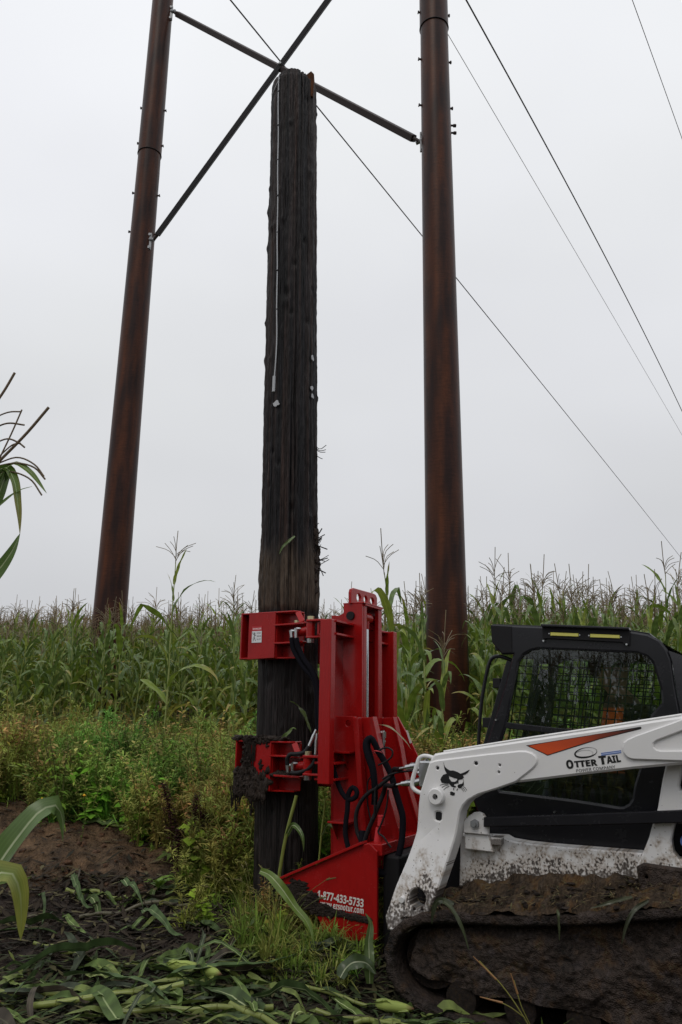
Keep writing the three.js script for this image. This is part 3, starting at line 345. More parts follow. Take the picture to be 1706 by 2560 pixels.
  part('door_hinge', [box(0.41, 0.46, 1.84, 1.90, 0.38, 0.44), box(0.33, 0.40, 1.60, 1.66, 0.38, 0.42), cyl([0.35, 1.42, 0.42], [0.41, 1.70, 0.42], 0.01, 0.01, 8)], M.blackPlastic, rail);
  part('seat', [box(1.12, 1.30, 1.22, 1.75, -0.22, 0.22, 0.05), box(0.80, 1.25, 1.12, 1.26, -0.24, 0.24, 0.05)], M.blackPlastic, cab);
  part('control_lever', [cyl([0.72, 1.2, 0.3], [0.68, 1.52, 0.3], 0.014, 0.012, 8), cyl([0.68, 1.50, 0.3], [0.665, 1.62, 0.29], 0.024, 0.03, 10), cyl([0.72, 1.2, -0.3], [0.68, 1.52, -0.3], 0.014, 0.012, 8), cyl([0.68, 1.50, -0.3], [0.665, 1.62, -0.29], 0.024, 0.03, 10)], M.rubber, cab);
  // tracks, caked in mud
  const outer = [[1.456, 0.794], [1.307, 0.766], [1.03, 0.714], [0.635, 0.660], [0.316, 0.635], [0.092, 0.604], [-0.013, 0.554], [-0.072, 0.493], [-0.107, 0.411], [-0.107, 0.324], [-0.073, 0.243], [0.03, 0.155], [0.195, 0.10], [0.45, 0.07], [1.0, 0.065], [1.8, 0.065], [1.98, 0.10], [2.08, 0.25], [2.1, 0.5], [2.05, 0.70], [1.9, 0.83], [1.7, 0.84]];
  const loop = resample(withZ(outer, 0), 150, true).slice(0, 150);
  for (const s of [1, -1]) {
    const z0 = 0.52, z1 = 0.92, NV = 14, T = 0.055; const C0 = [0.95, 0.42]; const pos = [], uv = [], idx = []; const ring = [];
    for (let j = 0; j <= NV; j++) ring.push([0, lerp(z0, z1, j / NV)]); for (let j = 0; j <= 2; j++) ring.push([T * (j + 0.6) / 2.6, z1]); for (let j = 1; j <= 4; j++) ring.push([T, lerp(z1, z0, j / 4)]);
    let len = 0; const N = loop.length; for (let i = 0; i <= N; i++) { const p = loop[i % N], q = loop[(i + 1) % N], o = loop[(i + N - 1) % N]; const tx = q[0] - o[0], ty = q[1] - o[1], l = Math.hypot(tx, ty); const nx = -ty / l, ny = tx / l; // inward
      ring.forEach(([d, z], k) => { const nn = d === 0 ? 0.012 * fbm(p[0] * 9, p[1] * 9, z * 9, 3) + 0.004 * Math.sign(Math.sin(len * 60)) : 0.006 * fbm(p[0] * 14, p[1] * 14, z * 14 + 9, 3); const dd = d - nn; pos.push(p[0] + nx * dd, p[1] + ny * dd, s * (z + (d > 0 ? nn : 0))); uv.push(len, z + d); }); len += 0.033; }
    const rn = ring.length; for (let i = 0; i < N; i++) for (let k = 0; k < rn - 1; k++) { const a = i * rn + k, b = a + rn; s > 0 ? idx.push(a, a + 1, b, b, a + 1, b + 1) : idx.push(a, b, a + 1, b, b + 1, a + 1); }
    const bg = new THREE.BufferGeometry(); bg.setAttribute('position', new THREE.Float32BufferAttribute(pos, 3)); bg.setAttribute('uv', new THREE.Float32BufferAttribute(uv, 2)); bg.setIndex(idx); bg.computeVertexNormals();
    const belt = part('track', bg, M.mud, g, 'rubber track caked with dark mud');
    const fr = sheet([[0.05, 0.50, s * 0.84], [0.3, 0.545, s * 0.86], [0.6, 0.595, s * 0.86], [1.03, 0.655, s * 0.86], [1.44, 0.735, s * 0.86], [1.9, 0.74, s * 0.86]], [[0.0, 0.32, s * 0.83], [0.12, 0.275, s * 0.84], [0.27, 0.258, s * 0.85], [0.44, 0.235, s * 0.85], [0.61, 0.255, s * 0.87], [0.885, 0.24, s * 0.87], [1.162, 0.215, s * 0.87], [1.9, 0.20, s * 0.87]], 260, 64, 0.06, 4.2, 3 + s);
    part('track_frame', fr, M.mud, belt); part('roller_frame', [box(0.12, 1.9, 0.22, 0.62, Math.min(s * 0.56, s * 0.80), Math.max(s * 0.56, s * 0.80), 0.05), ...[0.3, 0.62, 0.94, 1.26, 1.58].map((x) => cyl([x, 0.20, s * 0.58], [x, 0.20, s * 0.84], 0.085, 0.085, 18)), cyl([0.12, 0.36, s * 0.58], [0.12, 0.36, s * 0.80], 0.15, 0.15, 24)], M.mud, belt);
    const heap = sheet([[0.0, 0.62, s * 0.64], [0.21, 0.70, s * 0.625], [0.46, 0.775, s * 0.622], [0.73, 0.82, s * 0.622], [1.03, 0.85, s * 0.622], [1.2, 0.85, s * 0.622], [1.45, 0.90, s * 0.64], [2.0, 0.92, s * 0.64]], [[-0.02, 0.56, s * 0.915], [0.2, 0.615, s * 0.915], [0.46, 0.635, s * 0.92], [0.73, 0.665, s * 0.92], [1.03, 0.705, s * 0.92], [1.2, 0.74, s * 0.92], [1.45, 0.785, s * 0.92], [2.0, 0.80, s * 0.92]], 300, 54, s > 0 ? 0.05 : -0.05, 7, 30);
    part('mud_heap', heap, M.mudTan, belt, 'mud and straw heaped on the track');
    const r = rng(40 + s), L = []; for (let i = 0; i < 120; i++) { const x = 0.05 + r() * 1.6, t = Math.pow(r(), 0.8); const y = lerp(lerp(0.67, 0.86, clamp(x / 1.3)), lerp(0.60, 0.77, clamp(x / 1.4)), t) + 0.01; L.push([x, y, s * lerp(0.64, 0.90, t), 0.006 + r() * r() * 0.03, 0.004 + r() * 0.008, 0.006 + r() * 0.02]); } part('mud_clods', lumps(L, r), M.mud, belt);
    if (s > 0) { const B = []; for (let i = 0; i < 420; i++) { const x = 0.03 + r() * 1.65, t = Math.pow(r(), 0.7); const y = lerp(lerp(0.67, 0.85, clamp(x / 1.3)), lerp(0.61, 0.775, clamp(x / 1.4)), t) + 0.022; B.push([x, y, lerp(0.66, 0.925, t), r() * 6.28, (r() - 0.5) * 0.7, 0.02 + r() * 0.06, 0.003 + r() * 0.006, vary(r() < 0.6 ? [0.20, 0.15, 0.075] : [0.10, 0.10, 0.05], r, 0.3), 0.1]); } part('straw_bits', blades(B), M.weed, belt); }
  }
}
// ---------------------------------------------------------------- operator seated in the cab
{
  const g = thing('person', 'seated operator in orange vest seen through the cab window', 'person'); g.position.set(...O); g.rotation.y = -PHI;
  const J = [[[1.10, 1.27, 0], [1.10, 1.50, 0], 0.135, 0.15], [[1.10, 1.50, 0], [1.11, 1.72, 0], 0.15, 0.115], [[1.11, 1.70, 0.13], [1.11, 1.70, -0.13], 0.075, 0.075], [[1.10, 1.74, 0], [1.085, 1.86, 0], 0.055, 0.055], [[1.07, 1.93, 0], [1.075, 1.97, 0], 0.085, 0.092], [[1.05, 1.88, 0], [1.06, 1.92, 0], 0.05, 0.07], [[0.975, 1.925, 0], [0.985, 1.94, 0], 0.014, 0.01],
    [[1.08, 1.32, 0.10], [0.72, 1.33, 0.14], 0.095, 0.065], [[0.72, 1.33, 0.14], [0.60, 1.02, 0.14], 0.06, 0.045], [[0.60, 1.02, 0.14], [0.50, 1.0, 0.14], 0.04, 0.035], [[1.08, 1.32, -0.10], [0.72, 1.33, -0.14], 0.095, 0.065], [[0.72, 1.33, -0.14], [0.60, 1.02, -0.14], 0.06, 0.045], [[0.60, 1.02, -0.14], [0.50, 1.0, -0.14], 0.04, 0.035],
    [[1.11, 1.70, 0.17], [1.05, 1.46, 0.26], 0.055, 0.042], [[1.05, 1.46, 0.26], [0.78, 1.56, 0.28], 0.040, 0.028], [[0.78, 1.56, 0.28], [0.68, 1.58, 0.29], 0.030, 0.024], [[1.11, 1.70, -0.17], [1.05, 1.46, -0.26], 0.055, 0.042], [[1.05, 1.46, -0.26], [0.78, 1.56, -0.28], 0.040, 0.028], [[0.78, 1.56, -0.28], [0.68, 1.58, -0.29], 0.030, 0.024]];
  const n = 72, mc = new MarchingCubes(n, M.weed, false, true, 200000); const S = 0.64, cx = 0.86, cy = 1.52; mc.isolation = 0;
  for (let k = 0; k < n; k++) for (let j = 0; j < n; j++) for (let i = 0; i < n; i++) {
    const x = cx + (i - n / 2) / (n / 2) * S, y = cy + (j - n / 2) / (n / 2) * S, z = (k - n / 2) / (n / 2) * S; let d = 9;
    for (const [a, b, r0, r1] of J) { const dx = b[0] - a[0], dy = b[1] - a[1], dz = b[2] - a[2]; const t = clamp(((x - a[0]) * dx + (y - a[1]) * dy + (z - a[2]) * dz) / (dx * dx + dy * dy + dz * dz)); const e = Math.hypot(x - a[0] - dx * t, y - a[1] - dy * t, (z - a[2] - dz * t)) - lerp(r0, r1, t); const h = clamp(0.5 + 0.5 * (d - e) / 0.03); d = lerp(d, e, h) - 0.03 * h * (1 - h); }
    mc.field[i + j * n + k * n * n] = -d;
  }
  mc.update(); const c = mc.count ?? mc.geometry.drawRange.count; const pa = mc.positionArray.slice(0, c * 3), na = mc.normalArray.slice(0, c * 3), col = [];
  for (let i = 0; i < c; i++) { pa[i * 3] = cx + pa[i * 3] * S; pa[i * 3 + 1] = cy + pa[i * 3 + 1] * S; pa[i * 3 + 2] *= S; const x = pa[i * 3], y = pa[i * 3 + 1], z = Math.abs(pa[i * 3 + 2]); const skin = y > 1.80 || (x < 0.80 && y > 1.48), vest = y > 1.36 && !skin && x > 0.9; col.push(...(skin ? [0.36, 0.20, 0.14] : vest ? (y < 1.73 ? [0.70, 0.12, 0.02] : [0.10, 0.05, 0.035]) : [0.03, 0.035, 0.05])); }
  let b = new THREE.BufferGeometry(); b.setAttribute('position', new THREE.BufferAttribute(pa, 3)); b.setAttribute('color', new THREE.Float32BufferAttribute(col, 3)); b = mergeVertices(b, 1e-4); b.computeVertexNormals();
  part('body', b, std({ vertexColors: true, roughness: 0.8 }), g);
  part('cap', [new THREE.SphereGeometry(0.1, 20, 10, 0, Math.PI * 2, 0, Math.PI / 2).translate(1.075, 1.975, 0), cyl([1.0, 1.985, 0], [0.93, 1.97, 0], 0.07, 0.05, 12).scale(1, 1, 1)], M.blackPlastic, g);
}
// ---------------------------------------------------------------- red pole puller on the loader's nose (same axes as the loader)
{
  const g = thing('pole_puller', 'red hydraulic pole puller with two clamps around the wooden pole', 'pole puller'); g.position.set(...O); g.rotation.y = -PHI;
  const rd = rng(11);
  // side skids with the phone number
  const skid = [[-1.10, 0.585], [-0.457, 0.868], [-0.414, 0.878], [-0.359, 0.835], [-0.358, 0.33], [-0.69, 0.27], [-0.79, 0.42], [-1.06, 0.545]].reverse();
  for (const s of [1, -1]) { const p = part('skid_plate', s > 0 ? ext(skid, 0.478, 0.50, [], 0.003) : mirrorZ(ext(skid, 0.478, 0.50, [], 0.003)), M.red, g); part('skid_flange', bar([-1.10, 0.596, s * 0.485], [-0.455, 0.880, s * 0.485], 0.016, 0.085), M.red, p);
    if (s > 0) { const w = std({ color: rgb(0.70, 0.69, 0.67), map: rep(grimeTex, 6, 6), roughness: 0.6 }); part('phone_number', words('1-877-433-5733', fontB, [-0.784, 0.521], [-0.452, 0.502], 0.046, 0.5005, 0.002, 0.012), w, p, 'white phone number'); part('web_address', words('www.ezspotur.com', fontB, [-0.760, 0.474], [-0.451, 0.465], 0.036, 0.5005, 0.0015), w, p, 'white web address half covered by mud');
      const L = []; for (let i = 0; i < 620; i++) { const t = rd(), x = lerp(-1.03, -0.42, Math.pow(t, 1.25)); const mid = x < -0.88 ? lerp(0.545, 0.545, (x + 1.05) / 0.17) : x < -0.78 ? lerp(0.54, 0.47, (x + 0.88) / 0.1) : lerp(0.458, 0.432, (x + 0.78) / 0.36); const half = x < -0.98 ? 0.035 : x < -0.86 ? 0.075 : x < -0.78 ? 0.06 : x < -0.68 ? 0.03 : 0.012; const off = (rd() * 2 - 1) * half; L.push([x, mid + off - (x < -0.8 ? 0.01 : 0), 0.502, 0.008 + rd() * 0.022, 0.004 + rd() * 0.010, 0.004 + rd() * 0.006]); } part('mud_smear', lumps(L, rd), M.mud, p); } }
  part('cross_bar', box(-0.45, -0.335, 0.803, 0.875, -0.50, 0.475, 0.008), M.red, g);
  part('mount_plate', [box(-0.37, -0.25, 0.15, 0.80, -0.45, 0.40, 0.02), box(-0.30, -0.12, 0.45, 0.75, -0.3, 0.3, 0.03)], M.blackPlastic, g);
  part('foot_beam', box(-0.80, -0.62, 0.20, 0.34, -0.47, 0.47, 0.01), M.red, g);
  // mast
  const nm = [[-0.792, 2.467], [-0.636, 2.463], [-0.630, 0.60], [-0.79, 0.60]].reverse(), inset = [[-0.91, 2.39], [-0.844, 2.385], [-0.793, 2.41], [-0.785, 0.60], [-0.885, 0.60]].reverse();
  for (const s of [1, -1]) { const f = (q) => (s > 0 ? q : mirrorZ(q)); part('mast_plate', f(ext(nm, 0.145, 0.17, [], 0.003)), M.red, g); part('mast_rail', f(ext(inset, 0.11, 0.14, [], 0.003)), M.red, g); part('mast_flange', box(-0.665, -0.632, 0.62, 2.45, Math.min(s * 0.10, s * 0.145), Math.max(s * 0.10, s * 0.145), 0.003), M.red, g); }
  part('mast_web', box(-0.80, -0.785, 0.60, 2.40, -0.15, 0.15, 0.003), M.red, g);
  part('mast_cap', [box(-0.79, -0.62, 2.448, 2.462, -0.145, 0.145, 0.003), box(-0.795, -0.62, 2.463, 2.472, -0.172, 0.172, 0.002)], M.red, g);
  { const h = ext([[0.194, 2.465], [0.196, 2.546], [0.185, 2.572], [0.15, 2.585], [-0.19, 2.592], [-0.235, 2.588], [-0.259, 2.565], [-0.259, 2.465]], -0.012, 0.012, [circle(0.064, 2.523, 0.036, 16, 0.030), circle(-0.051, 2.522, 0.030, 16, 0.030), circle(-0.166, 2.523, 0.036, 16, 0.030)].map((c) => c.slice().reverse()), 0.005); h.rotateY(-Math.PI / 2); h.translate(-0.728, 0, 0); part('lifting_plate', h, M.red, g, 'red plate with three holes'); }
  part('pin_cap', cyl([-0.729, 2.375, 0.165], [-0.729, 2.375, 0.186], 0.033, 0.031, 24), M.blackPlastic, g, 'black round pin cap');
  part('cylinder_pin', [cyl([-0.70, 2.378, -0.145], [-0.70, 2.378, 0.145], 0.030, 0.030, 18), cyl([-0.695, 2.378, -0.05], [-0.695, 2.378, 0.05], 0.042, 0.042, 20)], M.red, g);
  part('lift_cylinder', [cyl([-0.687, 2.29, 0], [-0.69, 2.37, 0], 0.024, 0.028, 18), cyl([-0.687, 0.8, 0], [-0.687, 1.62, 0], 0.05, 0.05, 22)], M.red, g); part('piston_rod', cyl([-0.687, 1.60, 0], [-0.687, 2.292, 0], 0.0205, 0.0205, 24), M.rod, g, 'polished chrome piston rod');
  // carriage columns either side
  for (const s of [1, -1]) { const x0 = s > 0 ? -0.802 : -0.775, x1 = s > 0 ? -0.712 : -0.655; part('carriage_column', box(x0, x1, 1.217, 2.317, Math.min(s * 0.43, s * 0.50), Math.max(s * 0.43, s * 0.50), 0.006), M.red, g); part('carriage_plate', box(x0 + 0.01, x0 + 0.028, 1.22, 2.31, Math.min(s * 0.36, s * 0.44), Math.max(s * 0.36, s * 0.44), 0.003), M.red, g);
    for (const y of [2.21, 2.30, 1.235, 1.34]) part('carriage_link', box(-0.86, -0.70, y, y + 0.016, Math.min(s * 0.13, s * 0.44), Math.max(s * 0.13, s * 0.44), 0.003), M.red, g); part('carriage_link', box(-0.86, -0.84, 2.21, 2.31, Math.min(s * 0.13, s * 0.44), Math.max(s * 0.13, s * 0.44), 0.003), M.red, g); }
  // lower frame: sleeve, gussets, ledges
  const slv = [[-0.827, 1.658], [-0.654, 1.657], [-0.62, 1.40], [-0.584, 1.108], [-0.535, 0.80], [-0.535, 0.5], [-0.811, 0.5]].reverse();
  for (const s of [1, -1]) { const f = (q) => (s > 0 ? q : mirrorZ(q)); const zz = (a, b) => [Math.min(s * a, s * b), Math.max(s * a, s * b)];
    const sp = part('sleeve_plate', f(ext(slv, 0.215, 0.24, [circle(-0.707, 1.609, 0.021, 16)], 0.003)), M.red, g); part('sleeve_strip', f(ext([[-0.645, 1.650], [-0.603, 1.652], [-0.57, 1.28], [-0.535, 0.90], [-0.53, 0.80], [-0.575, 0.80], [-0.585, 1.0], [-0.615, 1.33]].reverse(), 0.235, 0.30, [], 0.004)), M.red, sp);
    for (const y of [1.41, 0.955]) { part('ledge', box(-0.808, -0.645, y, y + 0.014, ...zz(0.24, 0.34), 0.003), M.red, sp); for (const x of [-0.78, -0.70]) part('ledge_gusset', f(sheet([[x, y, 0.24], [x, y - 0.11, 0.24]], [[x, y, 0.335], [x, y - 0.11, 0.245]], 3, 3, 0, 1)), M.red, sp); }
    const gs = part('gusset', f(ext([[-0.632, 1.651], [-0.537, 1.654], [-0.482, 1.45], [-0.447, 1.258], [-0.413, 1.141], [-0.346, 0.945], [-0.330, 0.87], [-0.60, 0.85]].reverse(), 0.182, 0.20, [], 0.003)), M.red, g); const ed = [[-0.537, 1.656], [-0.482, 1.45], [-0.447, 1.258], [-0.413, 1.141], [-0.346, 0.945], [-0.335, 0.88]]; for (let i = 0; i < ed.length - 1; i++) part('gusset_edge', bar([ed[i][0], ed[i][1], s * 0.175], [ed[i + 1][0], ed[i + 1][1] - 0.004, s * 0.175], 0.012, 0.07), M.red, gs); }
  part('back_web', box(-0.63, -0.615, 0.60, 1.58, -0.18, 0.18, 0.003), M.red, g);
  part('far_gusset', ext([[-0.66, 1.661], [-0.615, 1.661], [-0.52, 1.505], [-0.451, 1.372], [-0.432, 1.257], [-0.442, 1.072], [-0.45, 0.85], [-0.72, 0.80]].reverse(), -0.43, -0.41, [[[-0.613, 1.279], [-0.589, 1.301], [-0.570, 1.298], [-0.553, 1.273], [-0.529, 1.15], [-0.531, 1.117], [-0.557, 1.085], [-0.59, 1.089], [-0.611, 1.117]]], 0.003), M.red, g, 'red gusset with a slot');
  part('sticker', ext([[-0.545, 1.56], [-0.53, 1.56], [-0.50, 1.47], [-0.512, 1.465]].reverse(), -0.409, -0.407, [], 0), M.whitePlain, g);
  // clamps
  const clampAt = (dy, lower) => {
    for (const s of [1, -1]) { const f = (q) => (s > 0 ? q : mirrorZ(q)); const yT = 2.41 + dy, yB = 2.06 + dy;
      const jaw = part('clamp_jaw', [f(ext([[-1.50, yT - 0.006], [-1.262, yT], [-1.262, yB + 0.008], [-1.50, yB]].reverse(), 0.345, 0.365, [], 0.003)), f(plan([[-1.572, 0.362], [-1.558, 0.366], [-1.546, 0.25], [-1.56, 0.25]], yB + 0.002, yT - 0.012)), f(plan([[-1.60, 0.242], [-1.08, 0.242], [-1.08, 0.256], [-1.60, 0.256]], yB + 0.01, yT - 0.012))], M.red, g);
      part('jaw_flange', f(plan([[-1.60, 0.246], [-1.572, 0.366], [-1.262, 0.3655], [-1.10, 0.365], [-1.078, 0.34], [-1.078, 0.25], [-1.38, 0.246]], yT - 0.012, yT)), M.red, jaw); part('jaw_flange', f(plan([[-1.60, 0.246], [-1.572, 0.366], [-1.27, 0.343], [-1.10, 0.30], [-1.10, 0.25]], yB + 0.004, yB + 0.016)), M.red, jaw);
      part('jaw_rib', f(plan([[-1.275, 0.25], [-1.275, 0.366], [-1.10, 0.385], [-0.98, 0.425], [-0.90, 0.43], [-0.90, 0.38], [-1.02, 0.33], [-1.06, 0.25]], 2.302 + dy, 2.316 + dy)), M.red, jaw); part('jaw_rib', f(plan([[-1.275, 0.25], [-1.275, 0.366], [-1.10, 0.385], [-1.0, 0.40], [-1.0, 0.34], [-1.06, 0.25]], 2.168 + dy, 2.182 + dy)), M.red, jaw);
      part('jaw_post', f(ext([[-1.275, yT - 0.012], [-1.255, yT - 0.012], [-1.255, yB + 0.01], [-1.275, yB + 0.01]].reverse(), 0.25, 0.346, [], 0)), M.red, jaw); part('jaw_brace', f(bar([-1.075, 2.395 + dy, 0.35], [-1.005, 2.315 + dy, 0.40], 0.02, 0.04)), M.red, jaw);
      const kn = part('hinge_knuckle', [f(cyl([-0.925, 2.20 + dy, 0.42], [-0.925, 2.318 + dy, 0.42], 0.032, 0.032, 18)), f(plan([[-0.965, 0.40], [-0.94, 0.46], [-0.80, 0.46], [-0.80, 0.38], [-0.95, 0.38]], 2.310 + dy, 2.326 + dy)), f(plan([[-0.97, 0.40], [-0.94, 0.46], [-0.80, 0.46], [-0.80, 0.38], [-0.95, 0.38]], 2.193 + dy, 2.207 + dy)), f(cyl([-1.05, 2.245 + dy, 0.37], [-0.93, 2.26 + dy, 0.40], 0.03, 0.036, 14))], M.red, jaw);
      part('hinge_bolt', f(cyl([-0.925, 2.326 + dy, 0.42], [-0.925, 2.352 + dy, 0.42], 0.026, 0.026, 6)), M.zinc, kn); part('hinge_bolt', f(cyl([-1.075, 2.316 + dy, 0.36], [-1.075, 2.336 + dy, 0.36], 0.022, 0.022, 6)), M.zinc, kn); part('hinge_nut', f(cyl([-0.925, 2.162 + dy, 0.42], [-0.925, 2.193 + dy, 0.42], 0.027, 0.029, 6)), M.chrome, kn);
      if (s > 0) {
        if (!lower) { // warning sign plate
          const cv = document.createElement('canvas'); cv.width = 256; cv.height = 384; const c = cv.getContext('2d'); c.fillStyle = '#d6d6d8'; c.fillRect(0, 0, 256, 384); c.fillStyle = '#b01f28'; c.fillRect(0, 0, 256, 112); c.fillStyle = '#e8dcdc'; c.font = 'bold 56px sans-serif'; c.textAlign = 'center'; c.fillText('DANGER', 128, 78); c.fillStyle = '#151515'; c.font = 'bold 44px sans-serif'; c.textAlign = 'left'; c.fillText('STAY', 132, 178); c.fillText('BACK', 130, 250); c.fillText('10 FT', 126, 324);
          c.beginPath(); c.arc(66, 160, 15, 0, 7); c.fill(); c.lineWidth = 13; c.strokeStyle = '#151515'; c.lineCap = 'round'; for (const l of [[66, 180, 66, 262], [66, 196, 26, 176], [66, 196, 104, 220], [66, 262, 34, 346], [66, 262, 98, 340], [26, 176, 22, 140]]) { c.beginPath(); c.moveTo(l[0], l[1]); c.lineTo(l[2], l[3]); c.stroke(); } c.lineWidth = 5; c.beginPath(); c.moveTo(112, 150); c.lineTo(20, 300); c.stroke();
          const t = new THREE.CanvasTexture(cv); t.colorSpace = THREE.SRGBColorSpace; const q = new THREE.PlaneGeometry(0.088, 0.122); q.translate(-1.42, 2.245, 0.3685); part('warning_sign', q, std({ map: t, roughness: 0.5 }), jaw, 'small red and white danger sticker');
        }
        part('hose_fitting', [cyl([-1.06, 2.252 + dy, 0.40], [-1.09, 2.252 + dy, 0.42], 0.013, 0.013, 8), cyl([-1.09, 2.257 + dy, 0.42], [-1.083, 2.205 + dy, 0.42], 0.014, 0.011, 8), cyl([-1.02, 2.268 + dy, 0.40], [-1.043, 2.265 + dy, 0.425], 0.013, 0.013, 8), cyl([-1.043, 2.27 + dy, 0.425], [-1.041, 2.20 + dy, 0.425], 0.014, 0.011, 8)], M.chrome, kn);
        if (lower) { // clay and roots stuck to the lower jaw
          const L = []; const inside = (u, v) => { const k = 0.9 * fbm(u * 6, v * 6, 3, 3); return (v > 0.92 + 0.3 * k && u < 0.9) || (v < 0.40 + k && u < 0.72 + 0.5 * (0.4 - v) + k) || (u > 0.2 + 0.4 * k && u < 0.42 + 0.5 * k && v < 0.95); };
          for (let i = 0; i < 2600 && L.length < 360; i++) { const u = rd(), v = rd(); if (!inside(u, v)) continue; const x = lerp(-1.56, -1.25, u), y = lerp(1.10, 1.50, v); const z = 0.364; const big = v < 0.45 ? 1 : 0.55; L.push([x + (rd() - 0.5) * 0.01, y, z + rd() * 0.008 * big, big * (0.006 + rd() * 0.018), big * (0.012 + rd() * rd() * 0.05), 0.006 + rd() * 0.012]); }
          for (let i = 0; i < 120; i++) L.push([lerp(-1.6, -1.15, rd()), 1.485 + rd() * 0.02, lerp(0.26, 0.36, rd()), 0.012 + rd() * 0.02, 0.006 + rd() * 0.012, 0.012 + rd() * 0.02]); for (let i = 0; i < 70; i++) L.push([lerp(-1.25, -1.05, rd()), 1.245 + rd() * 0.02, lerp(0.27, 0.37, rd()), 0.01 + rd() * 0.015, 0.008 + rd() * 0.012, 0.012]);
          part('mud_clump', lumps(L, rd), M.mud, jaw, 'dark wet mud stuck on the lower clamp'); const S = []; for (let i = 0; i < 46; i++) { const x = lerp(-1.6, -1.3, rd()), y = 1.12 + rd() * 0.05, l = 0.03 + rd() * 0.14; S.push(tube([[x, y, 0.37], [x + 0.01, y - l * 0.5, 0.365], [x + (rd() - 0.5) * 0.03, y - l, 0.36]], 0.002 + rd() * 0.005, 4, 4)); } for (let i = 0; i < 30; i++) { const x = lerp(-1.5, -1.4, rd()), y = 1.49; const l = 0.1 + rd() * 0.2; S.push(tube([[x, y, 0.36], [x + 0.01, y - l * 0.5, 0.375], [x + (rd() - 0.5) * 0.03, y - l, 0.37]], 0.002 + rd() * 0.004, 4, 4)); } part('root_strands', S, M.mud, jaw);
        } }
    } };
  clampAt(0, false); clampAt(-0.93, true);
  // hoses
  const hose = (pts, r, mat = M.sleeve, n = 70) => part('hose', tube(pts, r, n, 9), mat, g);
  hose(withZ([[-1.041, 2.20], [-1.03, 2.15], [-1.021, 2.125], [-0.973, 2.046], [-0.91, 1.968], [-0.869, 1.891], [-0.852, 1.782], [-0.844, 1.666], [-0.84, 1.60], [-0.852, 1.568]], (t) => lerp(0.425, 0.40, t)), 0.019);
  hose(withZ([[-1.083, 2.205], [-1.07, 2.13], [-1.03, 2.06], [-0.98, 1.99], [-0.91, 1.92], [-0.88, 1.84], [-0.872, 1.70], [-0.868, 1.60], [-0.872, 1.56]], (t) => lerp(0.42, 0.39, t)), 0.018);
  part('hose_coupling', [cyl([-0.872, 1.565, 0.40], [-0.915, 1.455, 0.42], 0.011, 0.013, 10), cyl([-0.885, 1.532, 0.405], [-0.897, 1.50, 0.41], 0.016, 0.016, 6), cyl([-0.852, 1.54, 0.42], [-0.862, 1.40, 0.42], 0.011, 0.013, 10), cyl([-0.855, 1.50, 0.42], [-0.858, 1.455, 0.42], 0.016, 0.016, 6)], M.chrome, g);
  hose([[-0.915, 1.455, 0.42], [-0.945, 1.415, 0.43], [-1.01, 1.40, 0.43], [-1.06, 1.395, 0.43], [-1.083, 1.37, 0.43], [-1.085, 1.325, 0.425]], 0.015, M.rubber, 40); hose([[-0.862, 1.40, 0.42], [-0.875, 1.34, 0.43], [-0.93, 1.295, 0.44], [-1.0, 1.275, 0.44], [-1.045, 1.275, 0.43]], 0.015, M.rubber, 40);
  const zH = 0.34;
  hose(withZ([[-0.45, 1.131], [-0.442, 1.204], [-0.45, 1.314], [-0.474, 1.387], [-0.494, 1.453], [-0.494, 1.498], [-0.472, 1.518], [-0.451, 1.484], [-0.433, 1.433], [-0.391, 1.36], [-0.353, 1.281], [-0.332, 1.21], [-0.30, 1.122], [-0.267, 1.035], [-0.26, 0.931], [-0.265, 0.846], [-0.298, 0.741], [-0.354, 0.688], [-0.429, 0.701], [-0.491, 0.764], [-0.526, 0.85], [-0.53, 0.93]], (t) => zH + 0.05 * Math.sin(t * 9)), 0.021, M.sleeve, 150);
  hose(withZ([[-0.47, 1.09], [-0.465, 1.20], [-0.475, 1.30], [-0.50, 1.40], [-0.52, 1.46], [-0.512, 1.505], [-0.487, 1.52]], 0.31), 0.021, M.sleeve, 60);
  hose(withZ([[-0.16, 1.343], [-0.21, 1.335], [-0.261, 1.331], [-0.285, 1.318], [-0.315, 1.284], [-0.356, 1.25], [-0.42, 1.203], [-0.483, 1.167], [-0.543, 1.103], [-0.574, 1.025], [-0.567, 0.928], [-0.537, 0.863], [-0.506, 0.781], [-0.439, 0.711], [-0.363, 0.698]], (t) => lerp(0.56, 0.37, clamp(t * 4))), 0.014, M.rubber, 120);
  hose(withZ([[-0.19, 1.244], [-0.26, 1.23], [-0.335, 1.222], [-0.369, 1.174], [-0.402, 1.101], [-0.436, 1.027], [-0.477, 0.943], [-0.506, 0.863], [-0.511, 0.80], [-0.48, 0.74], [-0.40, 0.69]], (t) => lerp(0.58, 0.38, clamp(t * 4))), 0.015, M.rubber, 90);
  hose(withZ([[-0.407, 1.44], [-0.373, 1.455], [-0.339, 1.458], [-0.31, 1.441], [-0.31, 1.411], [-0.339, 1.381], [-0.411, 1.346]], 0.37), 0.006, M.rubber, 50);
  hose(withZ([[-0.331, 1.195], [-0.337, 1.123], [-0.36, 1.033], [-0.385, 0.975], [-0.402, 0.932], [-0.365, 0.907], [-0.34, 0.877], [-0.312, 0.848]], 0.39), 0.006, M.rubber, 60);
  hose(withZ([[-0.05, 1.335], [-0.15, 1.325], [-0.25, 1.305], [-0.32, 1.27]], 0.5), 0.006, M.rubber, 30);
  hose(withZ([[-0.401, 1.22], [-0.416, 1.198], [-0.422, 1.137], [-0.424, 1.065], [-0.428, 1.012]], 0.40), 0.007, M.rubber, 30); hose(withZ([[-0.476, 1.28], [-0.506, 1.238], [-0.512, 1.164], [-0.509, 1.092], [-0.492, 1.021], [-0.475, 0.968]], 0.33), 0.005, M.rubber, 40);
